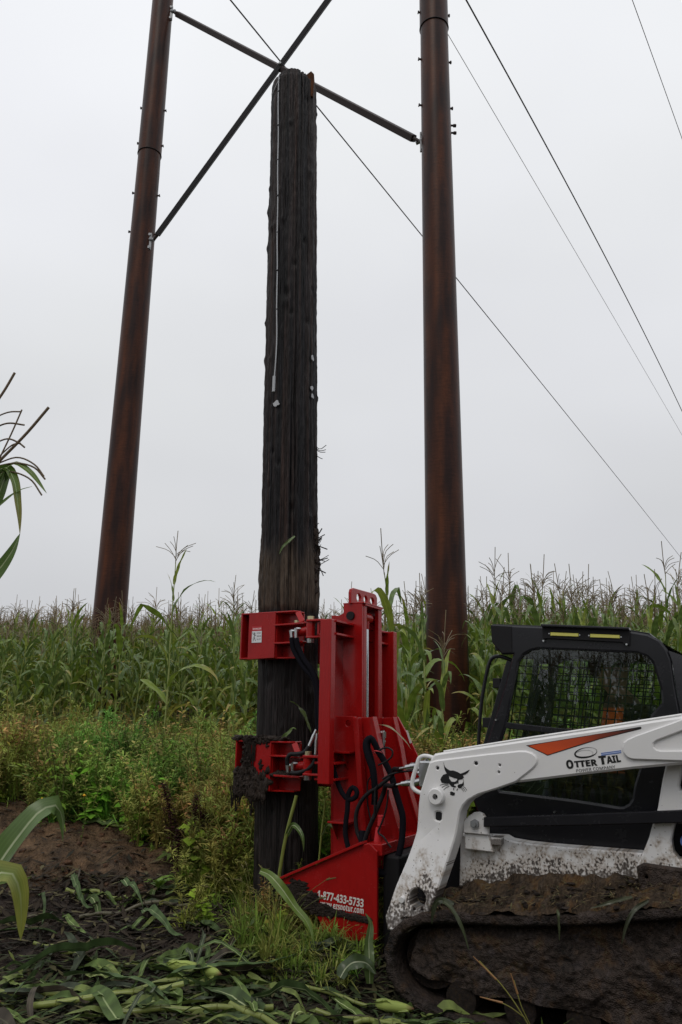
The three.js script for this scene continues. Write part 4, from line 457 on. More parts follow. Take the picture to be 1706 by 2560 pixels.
  hose(withZ([[-0.805, 1.75], [-0.80, 1.631], [-0.79, 1.498], [-0.767, 1.368], [-0.734, 1.256], [-0.687, 1.156], [-0.636, 1.117], [-0.587, 1.136], [-0.577, 1.171], [-0.607, 1.194], [-0.637, 1.159], [-0.647, 1.049], [-0.657, 0.974], [-0.66, 0.90], [-0.633, 0.80]], (t) => lerp(0.40, 0.355, clamp(t * 3))), 0.017, M.sleeve, 110);
  hose([[-0.49, 1.463, 0.12], [-0.49, 1.367, 0.12], [-0.48, 1.2, 0.14], [-0.47, 1.05, 0.16]], 0.014, M.rubber, 30);
  const fit = (pts, r) => part('coupling', pts.map(([a, b, k]) => cyl(a, b, r * k, r * k, 10)), M.chrome, g);
  fit([[[-0.17, 1.343, 0.56], [-0.11, 1.355, 0.59], 0.55], [[-0.115, 1.354, 0.59], [0.0, 1.375, 0.61], 1], [[-0.08, 1.361, 0.595], [-0.05, 1.366, 0.60], 1.25]], 0.017); fit([[[-0.20, 1.243, 0.57], [-0.14, 1.256, 0.59], 0.55], [[-0.145, 1.255, 0.59], [-0.02, 1.275, 0.61], 1], [[-0.11, 1.26, 0.595], [-0.09, 1.264, 0.60], 1.3]], 0.016);
  fit([[[-0.526, 1.546, 0.12], [-0.484, 1.549, 0.12], 1.1], [[-0.487, 1.556, 0.12], [-0.488, 1.515, 0.12], 1.1], [[-0.488, 1.52, 0.12], [-0.49, 1.463, 0.12], 0.7], [[-0.489, 1.50, 0.12], [-0.489, 1.485, 0.12], 1.0]], 0.015);
  part('red_coupling', [cyl([-0.392, 1.035, 0.37], [-0.394, 0.972, 0.37], 0.022, 0.022, 14), ...[0, 1, 2, 3, 4, 5].map((i) => cyl([-0.392, 1.03 - i * 0.0105, 0.37], [-0.392, 1.025 - i * 0.0105, 0.37], 0.0245, 0.0245, 14)), cyl([-0.41, 0.96, 0.37], [-0.42, 0.86, 0.37], 0.018, 0.024, 12)], std({ color: rgb(0.5, 0.02, 0.025), roughness: 0.6 }), g);
  part('zip_tie', new THREE.TorusGeometry(0.03, 0.0035, 6, 24).rotateX(1.2).translate(-0.435, 1.425, 0.335), std({ color: rgb(0.6, 0.05, 0.06), roughness: 0.5 }), g, 'red cable tie');
}
// ---------------------------------------------------------------- corn
const TONES = [[0.22, 0.325, 0.045], [0.28, 0.385, 0.055], [0.17, 0.265, 0.065], [0.37, 0.45, 0.075], [0.50, 0.46, 0.09]];
// a strap leaf: spine leaves upward at a0 degrees from vertical and bends over to a1; built along +x
function leafGeo({ len = 0.7, w = 0.085, a0 = 18, a1 = 120, bend = 1.4, twist = 0, wave = 0.25, tone = [0.07, 0.11, 0.03], tip = null, seed = 1, n = 11, fold = 0.35, kink = 0 }) {
  const pos = [], uv = [], col = [], idx = [], W = [-1, -0.5, 0, 0.5, 1]; let x = 0, y = 0, z = 0; const r = rng(seed), ph = r() * 6, ph2 = r() * 6, cu = (r() - 0.5) * 1.2;
  for (let i = 0; i <= n; i++) {
    const t = i / n; let a = R(a0 + (a1 - a0) * Math.pow(t, bend) + (kink && t > kink ? 75 : 0)); const side = cu * t * t;
    const hw = w * 0.5 * Math.pow(Math.max(0.001, Math.min(1, t * 3.2 + 0.35)), 0.6) * Math.pow(Math.max(0, 1 - Math.pow(t, 2.3)), 0.85) + 0.0008; const tw = R(twist) * t + 0.25 * Math.sin(t * 5 + ph);
    const dx = Math.sin(a) * Math.cos(side), dy = Math.cos(a), dz = Math.sin(a) * Math.sin(side);
    const d = new THREE.Vector3(dx, dy, dz), b = new THREE.Vector3(-Math.sin(side), 0, Math.cos(side)), nn = new THREE.Vector3().crossVectors(b, d); const bb = b.clone().multiplyScalar(Math.cos(tw)).addScaledVector(nn, Math.sin(tw)), n2 = nn.clone().multiplyScalar(Math.cos(tw)).addScaledVector(b, -Math.sin(tw));
    W.forEach((s) => { const lift = fold * Math.abs(s) * hw * (1 - t * 0.6) + wave * hw * s * s * Math.sin(t * 17 + ph2 + (s > 0 ? 2 : 0)); pos.push(x + bb.x * s * hw + n2.x * lift, y + bb.y * s * hw + n2.y * lift, z + bb.z * s * hw + n2.z * lift); uv.push(0.5 + s * 0.46, t * 1.7); const tp = tip ? sstep(0.55, 0.98, t + (Math.abs(s) - 0.5) * 0.12) : 0; const v = 0.9 + 0.2 * Math.sin(i * 3.1 + ph); col.push(lerp(tone[0] * v, tip ? tip[0] : 0, tp), lerp(tone[1] * v, tip ? tip[1] : 0, tp), lerp(tone[2] * v, tip ? tip[2] : 0, tp)); });
    x += d.x * len / n; y += d.y * len / n; z += d.z * len / n;
  }
  for (let i = 0; i < n; i++) for (let k = 0; k < 4; k++) { const a = i * 5 + k; idx.push(a, a + 5, a + 1, a + 1, a + 5, a + 6); }
  const g = new THREE.BufferGeometry(); g.setAttribute('position', new THREE.Float32BufferAttribute(pos, 3)); g.setAttribute('uv', new THREE.Float32BufferAttribute(uv, 2)); g.setAttribute('color', new THREE.Float32BufferAttribute(col, 3)); g.setIndex(idx); g.computeVertexNormals(); return g;
}
function paint(g, c, jitter = 0, seed = 1) { const n = g.attributes.position.count, a = new Float32Array(n * 3), r = rng(seed), u = g.attributes.uv; for (let i = 0; i < n; i++) { const k = 1 + (r() - 0.5) * jitter; a[i * 3] = c[0] * k; a[i * 3 + 1] = c[1] * k; a[i * 3 + 2] = c[2] * k; } g.setAttribute('color', new THREE.BufferAttribute(a, 3)); if (u) for (let i = 0; i < n; i++) u.setXY(i, 0.22, 0.3); return g; }
function stalkGeo(h, r0, lean, seed) { const r = rng(seed), pts = []; for (let i = 0; i <= 6; i++) { const t = i / 6; pts.push([lean * t * t * h + (r() - 0.5) * 0.012, h * t, (r() - 0.5) * 0.012]); } const g = tube(pts, r0, 14, 6); const p = g.attributes.position; for (let i = 0; i < p.count; i++) { const t = clamp(p.getY(i) / h); const k = lerp(1, 0.35, t); const cx = lean * t * t * h; p.setX(i, cx + (p.getX(i) - cx) * k); p.setZ(i, p.getZ(i) * k); } g.computeVertexNormals(); return paint(g, [0.40, 0.46, 0.14], 0.25, seed); }
function tasselGeo(size, seed, c = [0.32, 0.25, 0.14]) { const r = rng(seed), gs = []; const k = 7 + Math.floor(r() * 6); const put = (pts, w) => { const t = tube(pts, w, 5, 3); gs.push(t); }; put([[0, 0, 0], [0.01, size * 0.5, 0], [0.02, size, 0.01]], 0.0055); for (let i = 0; i < k; i++) { const y = size * (0.05 + 0.3 * r()), az = r() * 6.28, L = size * (0.4 + 0.3 * r()), el = R(35 + r() * 40), dr = 0.15 + r() * 0.5; const c0 = Math.cos(az), s0 = Math.sin(az); put([[0, y, 0], [c0 * L * 0.5 * Math.cos(el), y + L * 0.5 * Math.sin(el), s0 * L * 0.5 * Math.cos(el)], [c0 * L * (Math.cos(el) + dr * 0.35), y + L * (Math.sin(el) - dr * 0.45), s0 * L * (Math.cos(el) + dr * 0.35)]], 0.0042); } return paint(join(gs), c, 0.4, seed); }
function earGeo(seed) { const g = new THREE.LatheGeometry([[0.001, 0], [0.020, 0.02], [0.030, 0.07], [0.030, 0.14], [0.020, 0.20], [0.006, 0.245], [0.001, 0.25]].map((p) => new THREE.Vector2(...p)), 9); paint(g, [0.32, 0.40, 0.10], 0.35, seed); const c = g.attributes.color, p = g.attributes.position; for (let i = 0; i < p.count; i++) if (p.getY(i) > 0.23) c.setXYZ(i, 0.12, 0.06, 0.03); return g; }
const leafSet = []; { let s = 1; for (const [len, w, a0, a1, bend, kink] of [[0.62, 0.075, 14, 70, 1.6, 0], [0.75, 0.088, 20, 125, 1.5, 0], [0.82, 0.092, 24, 150, 1.3, 0], [0.70, 0.082, 18, 165, 2.0, 0], [0.66, 0.080, 30, 95, 1.2, 0.55], [0.55, 0.066, 10, 45, 1.5, 0], [0.78, 0.085, 28, 175, 1.1, 0]]) for (let k = 0; k < 3; k++) { leafSet.push(leafGeo({ len, w, a0, a1, bend, kink, twist: (s % 5 - 2) * 28, tone: TONES[(s * 2 + k) % 4], tip: s % 4 === 0 ? [0.50, 0.40, 0.12] : null, seed: s * 13 + k })); s++; } }
const yellowLeaf = leafGeo({ len: 0.6, a0: 30, a1: 165, tone: TONES[4], tip: [0.5, 0.34, 0.12], seed: 91 });
function cornParts(seed, h) { // list of [name, geometry, matrix]
  const r = rng(seed), L = [], lean = (r() - 0.5) * 0.10; const st = stalkGeo(h, 0.0145, lean, seed); L.push(['stalk', st, new THREE.Matrix4()]); const az0 = r() * 6.28, n = 9 + Math.floor(r() * 3);
  for (let i = 0; i < n; i++) { const t = 0.16 + 0.80 * (i + r() * 0.3) / n, y = h * t; const up = t > 0.75; let geo = i < 2 && r() < 0.4 ? yellowLeaf : leafSet[up ? [0, 1, 2, 15, 16, 17, 12][Math.floor(r() * 7)] : 3 + Math.floor(r() * 18)]; const s = (up ? 0.75 : 1.0) * (0.85 + r() * 0.3); const m = new THREE.Matrix4().compose(new THREE.Vector3(lean * t * t * h, y, 0), new THREE.Quaternion().setFromEuler(new THREE.Euler(0, az0 + i * Math.PI + (r() - 0.5) * 1.1, (r() - 0.5) * 0.25, 'YXZ')), new THREE.Vector3(s, s, s)); L.push(['leaf', geo, m]); }
  if (r() < 0.75) L.push(['ear', earGeo(seed), new THREE.Matrix4().compose(new THREE.Vector3(lean * 0.2 * h, h * (0.42 + r() * 0.08), 0), new THREE.Quaternion().setFromEuler(new THREE.Euler(0, az0 + 0.4, -R(24), 'YXZ')), new THREE.Vector3(1, 1, 1))]);
  L.push(['tassel', tasselGeo(0.42 + r() * 0.14, seed), new THREE.Matrix4().compose(new THREE.Vector3(lean * h, h - 0.02, 0), new THREE.Quaternion().setFromEuler(new THREE.Euler((r() - 0.5) * 0.2, 0, (r() - 0.5) * 0.2)), new THREE.Vector3(1, 1, 1))]);
  return L;
}
const protos = []; for (let i = 0; i < 9; i++) protos.push(cornParts(100 + i * 17, 2.0 + 0.06 * (i % 5)));
function cornThing(parts, x, z, yaw, sc, label, group) { const g = thing('corn_plant', label, 'corn plant', group); g.position.set(x, ground(x, z) - 0.02, z); g.rotation.set(0.10 * Math.sin(x * 37), yaw, 0.10 * Math.cos(z * 41)); g.scale.setScalar(sc); for (const [n, geo, m] of parts) { const p = part(n, geo, M.plant, g); p.applyMatrix4(m); } return g; }
const rc = rng(2024);
const clear = (x, z) => { const [lx, lz] = toLocal(x, z); if (lx > -2.0 && lx < 3.4 && Math.abs(lz) < 1.7) return true; const d = -z, s = x / d; if (d < 12.9 && s > 0.10 && s < 0.170) return true; return false; };
const edge = (x, d) => { const s = x / d; return s < -0.02 ? 12.2 + 2.2 * fbm(x * 0.9, 3, 3, 3) : s < 0.07 ? 11.6 : s < 0.17 ? 9.8 : 10.2; };
const solid = (x, z) => Math.hypot(x - 1.762, z + 13) < 0.5 || Math.hypot(x + 4.83, z + 16.6) < 0.5;
const spots = []; for (let row = 0; row < 60; row++) { const d0 = 9.8 + row * 0.76; const half = d0 * 0.5 + 0.8; const step = d0 < 15 ? 0.25 : d0 < 22 ? 0.2 : d0 < 34 ? 0.24 : 0.34; for (let x = -half; x < half; x += step) { const xx = x + (rc() - 0.5) * 0.12, z = -(d0 + (rc() - 0.5) * 0.16); if (-z < edge(xx, -z) || clear(xx, z) || solid(xx, z)) continue; spots.push([xx, z]); } }
spots.sort((a, b) => b[1] - a[1]);
// the 290 largest in view as plants of their own, the rest as one stand
const near = spots.slice(0, 285), far = spots.slice(285);
const cornLabel = (x, z) => { const s = x / -z; const [where, grp] = s < -0.31 ? ['left of the left steel pole', 'corn plants left of the left steel pole'] : s < -0.25 ? ['around the foot of the left steel pole', 'corn plants around the left steel pole'] : s < -0.11 ? ['between the left steel pole and the wooden pole', 'corn plants between left steel pole and wooden pole'] : s < 0.03 ? ['behind the wooden pole and red mast', 'corn plants behind the wooden pole'] : s < 0.17 ? ['beside the right steel pole', 'corn plants beside the right steel pole'] : ['behind the loader cab', 'corn plants behind the cab']; const front = s < -0.02 ? z > -13.2 : s < 0.17 ? z > -12.5 : z > -11.5; return [`tasselled corn plant ${where}, ${front ? 'first rows' : 'back rows'}`, grp + (front ? ', first rows' : ', back rows')]; };
for (const [x, z] of near) { const right = x / -z > 0.1; cornThing(protos[Math.floor(rc() * 9)], x, z, rc() * 6.28, (right ? 0.87 : 0.70) + rc() * 0.26 + (rc() < 0.16 ? 0.16 : 0), ...cornLabel(x, z)); }
protos.forEach((parts, k) => {
  if (k > 4) return; const geo = join(parts.map(([, g, m]) => { g = g.clone(); g.applyMatrix4(m); return g; })); const mine = far.filter((_, i) => i % 5 === k);
  const im = new THREE.InstancedMesh(geo, M.plant, mine.length); const m = new THREE.Matrix4(), c = new THREE.Color();
  mine.forEach(([x, z], i) => { const s = (x / -z > 0.1 ? 0.92 : 0.80) + rc() * 0.26; m.compose(new THREE.Vector3(x, ground(x, z), z), new THREE.Quaternion().setFromEuler(new THREE.Euler(0, rc() * 6.28, 0)), new THREE.Vector3(s, s, s)); im.setMatrixAt(i, m); const dry = 0.35 * rc() + clamp(0.25 + 0.9 * fbm(x * 0.15, z * 0.15, 33, 2)) * 0.6; const q = 0.85 + rc() * 0.4; c.setRGB(q * (1 + dry * 0.5), q * (1 + dry * 0.22), q * (0.9 + dry * 0.1)); im.setColorAt(i, c); });
  im.name = numbered('corn_stand'); tag(im, 'dense far rows of tasselled corn reaching to the horizon', 'corn field', null, 'stuff'); scene.add(im);
});
// single plants that stand out
cornThing(cornParts(555, 2.5), -2.05, -9.7, 2.4, 1.06, 'tall lone corn plant with thin tassel before the left field');
cornThing(cornParts(661, 2.22), 0.72, -8.75, 0.6, 1.05, 'tall broad leaved corn plant close beside the red pole puller');
cornThing(cornParts(672, 2.0), 0.98, -9.0, 1.9, 1.0, 'corn plant at the foot of the right steel pole');
cornThing(cornParts(683, 1.5), 1.02, -8.3, 2.9, 0.95, 'short corn plant with drooping leaves just behind the white lift arm');
// ribbon leaf through given points; face = direction its blade looks toward
function ribbon(pts, w, face, tone, tip = null, seed = 1, n = 26, wave = 0.12, pale = 1) { const cv = new THREE.CatmullRomCurve3(pts.map(V), false, 'centripetal'), F = V(face).normalize(), pos = [], uv = [], col = [], idx = [], W = [-1, -0.55, -0.11, -0.055, 0.055, 0.11, 0.55, 1], ph = seed * 1.7; for (let i = 0; i <= n; i++) { const t = i / n, p = cv.getPointAt(t), d = cv.getTangentAt(t); const f = F.clone().applyAxisAngle(d, 0.35 * Math.sin(t * 4 + ph)); const b = new THREE.Vector3().crossVectors(f, d).normalize(), nn = new THREE.Vector3().crossVectors(d, b); const hw = w * 0.5 * Math.pow(Math.min(1, t * 2.5 + 0.45), 0.7) * Math.pow(Math.max(0, 1 - Math.pow(t, 2.6)), 0.8) + 0.0006; W.forEach((s) => { const q = p.clone().addScaledVector(b, s * hw).addScaledVector(nn, 0.3 * Math.abs(s) * hw + wave * hw * s * s * Math.sin(t * 15 + ph + (s > 0 ? 2 : 0))); pos.push(q.x, q.y, q.z); uv.push(0.22 + s * 0.2, t * 1.7); const tp = tip ? sstep(0.45, 0.95, t + (Math.abs(s) - 0.5) * 0.3) : 0; const mr = Math.abs(s) < 0.06; col.push(...[0, 1, 2].map((c) => lerp(mr ? tone[c] * 0.6 + [0.8, 0.85, 0.55][c] * (1 - t * 0.7) * pale : tone[c], tip ? tip[c] : 0, tp))); }); } for (let i = 0; i < n; i++) for (let k = 0; k < 7; k++) { const a = i * 8 + k; idx.push(a, a + 8, a + 1, a + 1, a + 8, a + 9); } const g = new THREE.BufferGeometry(); g.setAttribute('position', new THREE.Float32BufferAttribute(pos, 3)); g.setAttribute('uv', new THREE.Float32BufferAttribute(uv, 2)); g.setAttribute('color', new THREE.Float32BufferAttribute(col, 3)); g.setIndex(idx); g.computeVertexNormals(); return g; }
{ // plant beside the camera: only leaves and tassel reach into view
  const g = thing('corn_plant', 'nearest corn plant, its leaves and tassel entering at the left edge', 'corn plant'); g.position.set(-1.24, 0.1, -2.5); part('stalk', stalkGeo(2.34, 0.016, 0.02, 9), M.plant, g);
  const put = (pts, w, face, tone, tip, seed) => part('leaf', ribbon(pts.map(([x, y, z = 0]) => [x + 1.24, y - 0.1, z]), w, face, tone, tip, seed), M.plant, g); const gr = [0.14, 0.23, 0.065];
  put([[-1.235, 0.90], [-1.10, 1.04, 0.03], [-1.00, 1.18, 0.05], [-0.925, 1.30, 0.05], [-0.87, 1.375, 0.03], [-0.838, 1.385, 0.0], [-0.822, 1.345, -0.02], [-0.818, 1.28, -0.03]], 0.13, [-0.45, 0.35, 1], gr, null, 2); put([[-1.235, 0.86], [-1.09, 1.03, 0.16], [-0.99, 1.16, 0.2], [-0.93, 1.22, 0.2], [-0.885, 1.235, 0.19], [-0.862, 1.205, 0.18], [-0.85, 1.15, 0.17], [-0.845, 1.06, 0.16]], 0.1, [0.3, 0.45, 1], [0.17, 0.27, 0.06], [0.34, 0.36, 0.07], 5);
  put([[-1.22, 2.20], [-1.15, 2.38], [-1.09, 2.452], [-1.04, 2.43], [-0.97, 2.352]], 0.034, [0, 1, 0.5], [0.17, 0.27, 0.05], null, 3); put([[-1.22, 2.30], [-1.12, 2.44], [-1.085, 2.40], [-1.06, 2.31], [-1.042, 2.21]], 0.038, [1, 0.2, 0.4], [0.14, 0.26, 0.04], [0.3, 0.26, 0.05], 7); put([[-1.20, 2.30], [-1.115, 2.43], [-1.12, 2.38], [-1.14, 2.30], [-1.17, 2.18]], 0.05, [1, 0.2, 0.5], gr, null, 9); put([[-1.22, 1.95], [-1.16, 2.02], [-1.10, 2.09], [-1.06, 2.16], [-1.042, 2.215]], 0.05, [0.3, 0.2, 1], gr, null, 11); put([[-1.22, 2.20], [-1.13, 2.30], [-1.06, 2.36], [-1.02, 2.375]], 0.02, [0, 0.5, 1], gr, null, 12);
  const ts = []; const br = (pts, w) => ts.push(tube(pts.map(([x, y, z = 0]) => [x + 1.24, y - 0.1, z]), w, 14, 4)); br([[-1.22, 2.36], [-1.14, 2.46], [-1.06, 2.56], [-0.995, 2.655]], 0.0055); br([[-1.14, 2.47], [-1.11, 2.56], [-1.085, 2.645]], 0.003); br([[-1.15, 2.45], [-1.08, 2.475], [-1.02, 2.45], [-0.985, 2.41]], 0.0028); br([[-1.16, 2.44], [-1.08, 2.455], [-1.02, 2.44], [-0.98, 2.40]], 0.003); br([[-1.17, 2.52], [-1.12, 2.54], [-1.08, 2.525], [-1.06, 2.51]], 0.003); br([[-1.2, 2.56], [-1.13, 2.595], [-1.07, 2.59]], 0.0032); br([[-1.2, 2.60], [-1.13, 2.635], [-1.085, 2.638]], 0.0028); br([[-1.17, 2.41], [-1.10, 2.425], [-1.03, 2.40], [-0.985, 2.345]], 0.0028); br([[-1.14, 2.48], [-1.10, 2.52], [-1.075, 2.525]], 0.0028); br([[-1.18, 2.66], [-1.15, 2.72], [-1.125, 2.78]], 0.005);
  part('tassel', paint(join(ts), [0.24, 0.17, 0.10], 0.4, 4), M.plant, g);
}
{ // the standing corn behind the camera, seen as a reflection in the cab glass
  const rb = rng(88), L = []; for (let row = 0; row < 6; row++) for (let x = -9; x < 12; x += 0.26) L.push([x + (rb() - 0.5) * 0.15, 1.6 + row * 0.76 + (rb() - 0.5) * 0.2]);
  [5, 6, 7].forEach((k) => { const geo = join(protos[k].map(([, g, m]) => { g = g.clone(); g.applyMatrix4(m); return g; })); const mine = L.filter((_, i) => i % 3 === k - 5), im = new THREE.InstancedMesh(geo, M.plant, mine.length), m = new THREE.Matrix4(); mine.forEach(([x, z], i) => { const s = 1.05 + rb() * 0.15; m.compose(new THREE.Vector3(x, ground(x, z), z), new THREE.Quaternion().setFromEuler(new THREE.Euler(0, rb() * 6.28, 0)), new THREE.Vector3(s, s, s)); im.setMatrixAt(i, m); }); im.name = numbered('corn_stand'); tag(im, 'standing corn opposite, mirrored in the cab window', 'corn field', null, 'stuff'); scene.add(im); });
}
{ // leaves and stems caught on the machines
  const one = (name, label, cat, pts, w, face, tone, local = true) => { const q = pts.map(([x, y, z]) => { if (!local) return [x, y, z]; const p = toWorld(x, z); return [p[0], y, p[1]]; }); const m = new THREE.Mesh(ribbon(q, w, face, tone, null, w * 900, 26, 0.3, local ? 0.15 : 0.7), M.plant); m.name = numbered(name); tag(m, label, cat); scene.add(m); };
  one('fallen_leaf', 'corn leaf draped over the front of the loader track', 'corn leaf', [[0.19, 0.665, 0.90], [0.26, 0.69, 0.95], [0.32, 0.64, 0.96], [0.36, 0.56, 0.955], [0.39, 0.47, 0.95]], 0.026, [0, 0.5, 1], [0.085, 0.105, 0.05]); one('fallen_leaf', 'short dark leaf beside the one draped on the track', 'corn leaf', [[0.30, 0.68, 0.92], [0.22, 0.69, 0.95], [0.19, 0.62, 0.96], [0.185, 0.57, 0.955]], 0.03, [0, 0.4, 1], [0.055, 0.07, 0.035]);
  one('fallen_leaf', 'pale leaf blade hanging off the rear half of the track', 'corn leaf', [[1.22, 0.80, 0.86], [1.15, 0.79, 0.95], [1.08, 0.765, 0.97], [1.03, 0.745, 0.96]], 0.018, [0, 0.6, 1], [0.11, 0.12, 0.07]); one('fallen_leaf', 'leaf tuft dangling over the track below the blue cap', 'corn leaf', [[1.30, 0.80, 0.90], [1.24, 0.76, 0.96], [1.20, 0.69, 0.97], [1.17, 0.60, 0.965]], 0.02, [0, 0.5, 1], [0.07, 0.08, 0.045]); one('fallen_leaf', 'narrow leaf hanging from the middle of the track', 'corn leaf', [[0.86, 0.715, 0.93], [0.87, 0.70, 0.96], [0.872, 0.64, 0.965], [0.87, 0.58, 0.96]], 0.014, [0, 0.3, 1], [0.09, 0.11, 0.05]);
  one('fallen_leaf', 'dry grass blade arched over the puller gussets', 'grass blade', [[-0.60, 1.60, 0.1], [-0.478, 1.597, 0.1], [-0.403, 1.557, 0.1], [-0.329, 1.493, 0.1], [-0.288, 1.441, 0.1]], 0.016, [0.3, 1, 0.4], [0.40, 0.36, 0.20]); one('fallen_leaf', 'corn leaf hanging between the mast and the wooden pole', 'corn leaf', [[-1.16, 1.76, 0.30], [-1.08, 1.72, 0.30], [-1.02, 1.64, 0.30], [-0.97, 1.54, 0.30]], 0.04, [0.9, 0.4, 0.6], [0.09, 0.13, 0.03]);
  one('fallen_leaf', 'leaf scrap lying on the lower clamp', 'corn leaf', [[-1.2, 1.49, 0.33], [-1.15, 1.53, 0.33], [-1.10, 1.57, 0.33], [-1.07, 1.565, 0.34]], 0.03, [0, 0.5, 1], [0.16, 0.24, 0.06]); one('fallen_leaf', 'green blade stuck on the wooden pole above the clamp', 'corn leaf', [[-0.36, 3.02, -6.03], [-0.40, 2.98, -6.015], [-0.45, 2.93, -6.01], [-0.475, 2.87, -6.01]], 0.022, [0, 0.3, 1], [0.16, 0.24, 0.08], false);
  for (const [label, pts, r] of [['green corn stalk standing in the hole beside the wooden pole', [[-1.20, 0.35, 0.34], [-1.17, 0.6, 0.35], [-1.12, 0.85, 0.36], [-1.05, 1.12, 0.35]], 0.0125], ['thin pale stalk upright between the skid and the mast', [[-0.96, 0.35, 0.2], [-0.95, 0.6, 0.2], [-0.93, 0.85, 0.2], [-0.90, 1.1, 0.2]], 0.007]]) { const q = pts.map(([x, y, z]) => { const p = toWorld(x, z); return [p[0], y, p[1]]; }); const g = thing('broken_stalk', label, 'corn stalk'); part('stalk', paint(tube(q, r, 20, 7), [0.36, 0.42, 0.10], 0.4, 8), M.plant, g); const m = q[2]; part('leaf', ribbon([m, [m[0] + 0.05, m[1] + 0.08, m[2] + 0.05], [m[0] + 0.11, m[1] + 0.03, m[2] + 0.1], [m[0] + 0.13, m[1] - 0.08, m[2] + 0.1]], r * 3, [0.3, 0.5, 1], [0.12, 0.20, 0.05], null, 4), M.plant, g); }
  one('fallen_leaf', 'broad corn leaf slanting down across the tip of the red skid', 'corn leaf', [[-0.47, 0.73, -5.25], [-0.416, 0.71, -5.25], [-0.333, 0.639, -5.22], [-0.251, 0.542, -5.2], [-0.171, 0.46, -5.18], [-0.12, 0.33, -5.15]], 0.062, [0.5, 0.6, 1], [0.20, 0.30, 0.06], false); one('fallen_leaf', 'upright corn leaf in the grass left of the track', 'corn leaf', [[0.196, 0.20, -4.97], [0.194, 0.302, -4.96], [0.191, 0.416, -5.0], [0.20, 0.50, -5.02], [0.17, 0.55, -5.03]], 0.06, [0.2, 0.3, 1], [0.13, 0.20, 0.06], false); one('fallen_leaf', 'dark folded corn leaf under the upright one', 'corn leaf', [[0.03, 0.24, -4.93], [0.06, 0.28, -4.95], [0.10, 0.31, -4.95], [0.174, 0.31, -4.95], [0.23, 0.26, -4.93]], 0.085, [0, 0.8, 1], [0.07, 0.11, 0.04], false);
  // grass in front of the track
  const gg = thing('foxtail_grass', 'foxtail grass with orange seed heads in front of the track', 'grass'); const S = (pts, r) => tube(pts, r, 14, 4); const bx = 1.02, bz = -4.35, by = ground(bx, bz); gg.position.set(bx, by, bz);
  part('stem', paint(join([S([[0, 0, 0], [-0.08, 0.14, 0], [-0.18, 0.28, -0.02], [-0.30, 0.40, -0.03]], 0.003), S([[-0.06, 0.12, 0], [-0.11, 0.22, 0.02], [-0.14, 0.33, 0.02]], 0.0026), S([[-0.09, 0.16, 0], [-0.18, 0.22, 0.02], [-0.28, 0.25, 0.02]], 0.0026)]), [0.42, 0.40, 0.10], 0.2, 3), M.plant, gg); for (const [a, b] of [[[-0.22, 0.32, -0.022], [-0.33, 0.42, -0.03]], [[-0.125, 0.27, 0.02], [-0.155, 0.36, 0.02]], [[-0.20, 0.23, 0.02], [-0.31, 0.255, 0.02]]]) part('seed_head', paint(cyl(a, b, 0.006, 0.0025, 6), [0.50, 0.27, 0.12], 0.3, 6), M.plant, gg); for (const [az, el, l] of [[2.8, 0.5, 0.28], [0.6, 1.0, 0.3], [1.9, 1.2, 0.26], [3.4, 0.9, 0.22], [0.1, 0.5, 0.25], [2.2, 0.7, 0.3]]) part('blade', blades([[0, 0.02, 0, az, el, l, 0.016, [0.15, 0.24, 0.05], 0.25]]), M.weed, gg);
}
// ---------------------------------------------------------------- weeds
function blades(list) { // flat folded leaves: [x,y,z, az, el, len, w, color]
  const pos = [], col = [], idx = [], uv = []; for (const [x, y, z, az, el, len, w, c, droop = 0.3] of list) { const d = new THREE.Vector3(Math.cos(az) * Math.cos(el), Math.sin(el), Math.sin(az) * Math.cos(el)), s = new THREE.Vector3(-Math.sin(az), 0, Math.cos(az)), up = new THREE.Vector3().crossVectors(s, d); const b = pos.length / 3, p0 = new THREE.Vector3(x, y, z), p1 = p0.clone().addScaledVector(d, len * 0.45), p2 = p0.clone().addScaledVector(d, len); p2.y -= droop * len; const q = 0.12 * w; for (const v of [p0, p1.clone().addScaledVector(s, w / 2).addScaledVector(up, -q), p1.clone().addScaledVector(up, 0), p1.clone().addScaledVector(s, -w / 2).addScaledVector(up, -q), p2]) { pos.push(v.x, v.y, v.z); col.push(...c); uv.push(0.2, 0.2); } idx.push(b, b + 1, b + 2, b, b + 2, b + 3, b + 1, b + 4, b + 2, b + 2, b + 4, b + 3); }
  const g = new THREE.BufferGeometry(); g.setAttribute('position', new THREE.Float32BufferAttribute(pos, 3)); g.setAttribute('uv', new THREE.Float32BufferAttribute(uv, 2)); g.setAttribute('color', new THREE.Float32BufferAttribute(col, 3)); g.setIndex(idx); g.computeVertexNormals(); return g;
}
function leafyWeed(seed, h, c1, c2, nl, ll, lw) { const r = rng(seed), L = [], S = []; for (let s = 0; s < 3; s++) { const az = r() * 6.28, le = 0.12 + r() * 0.35, hh = h * (0.6 + r() * 0.4); const top = [Math.cos(az) * le * hh, hh, Math.sin(az) * le * hh]; S.push(paint(tube([[0, 0, 0], [top[0] * 0.35, hh * 0.5, top[2] * 0.35], top], 0.0035, 5, 4), [0.12, 0.11, 0.05], 0.3, seed)); for (let i = 0; i < nl; i++) { const t = 0.12 + 0.88 * r(); L.push([top[0] * t * t + (r() - 0.5) * 0.02, hh * t, top[2] * t * t + (r() - 0.5) * 0.02, r() * 6.28, r() * 1.3 - 0.4, ll * (1.1 - 0.5 * t) * (0.7 + r() * 0.6), lw * (0.7 + r() * 0.6), vary(t > 0.8 && r() < 0.6 ? c2 : c1, r)]); } } return join([blades(L), ...S]); }
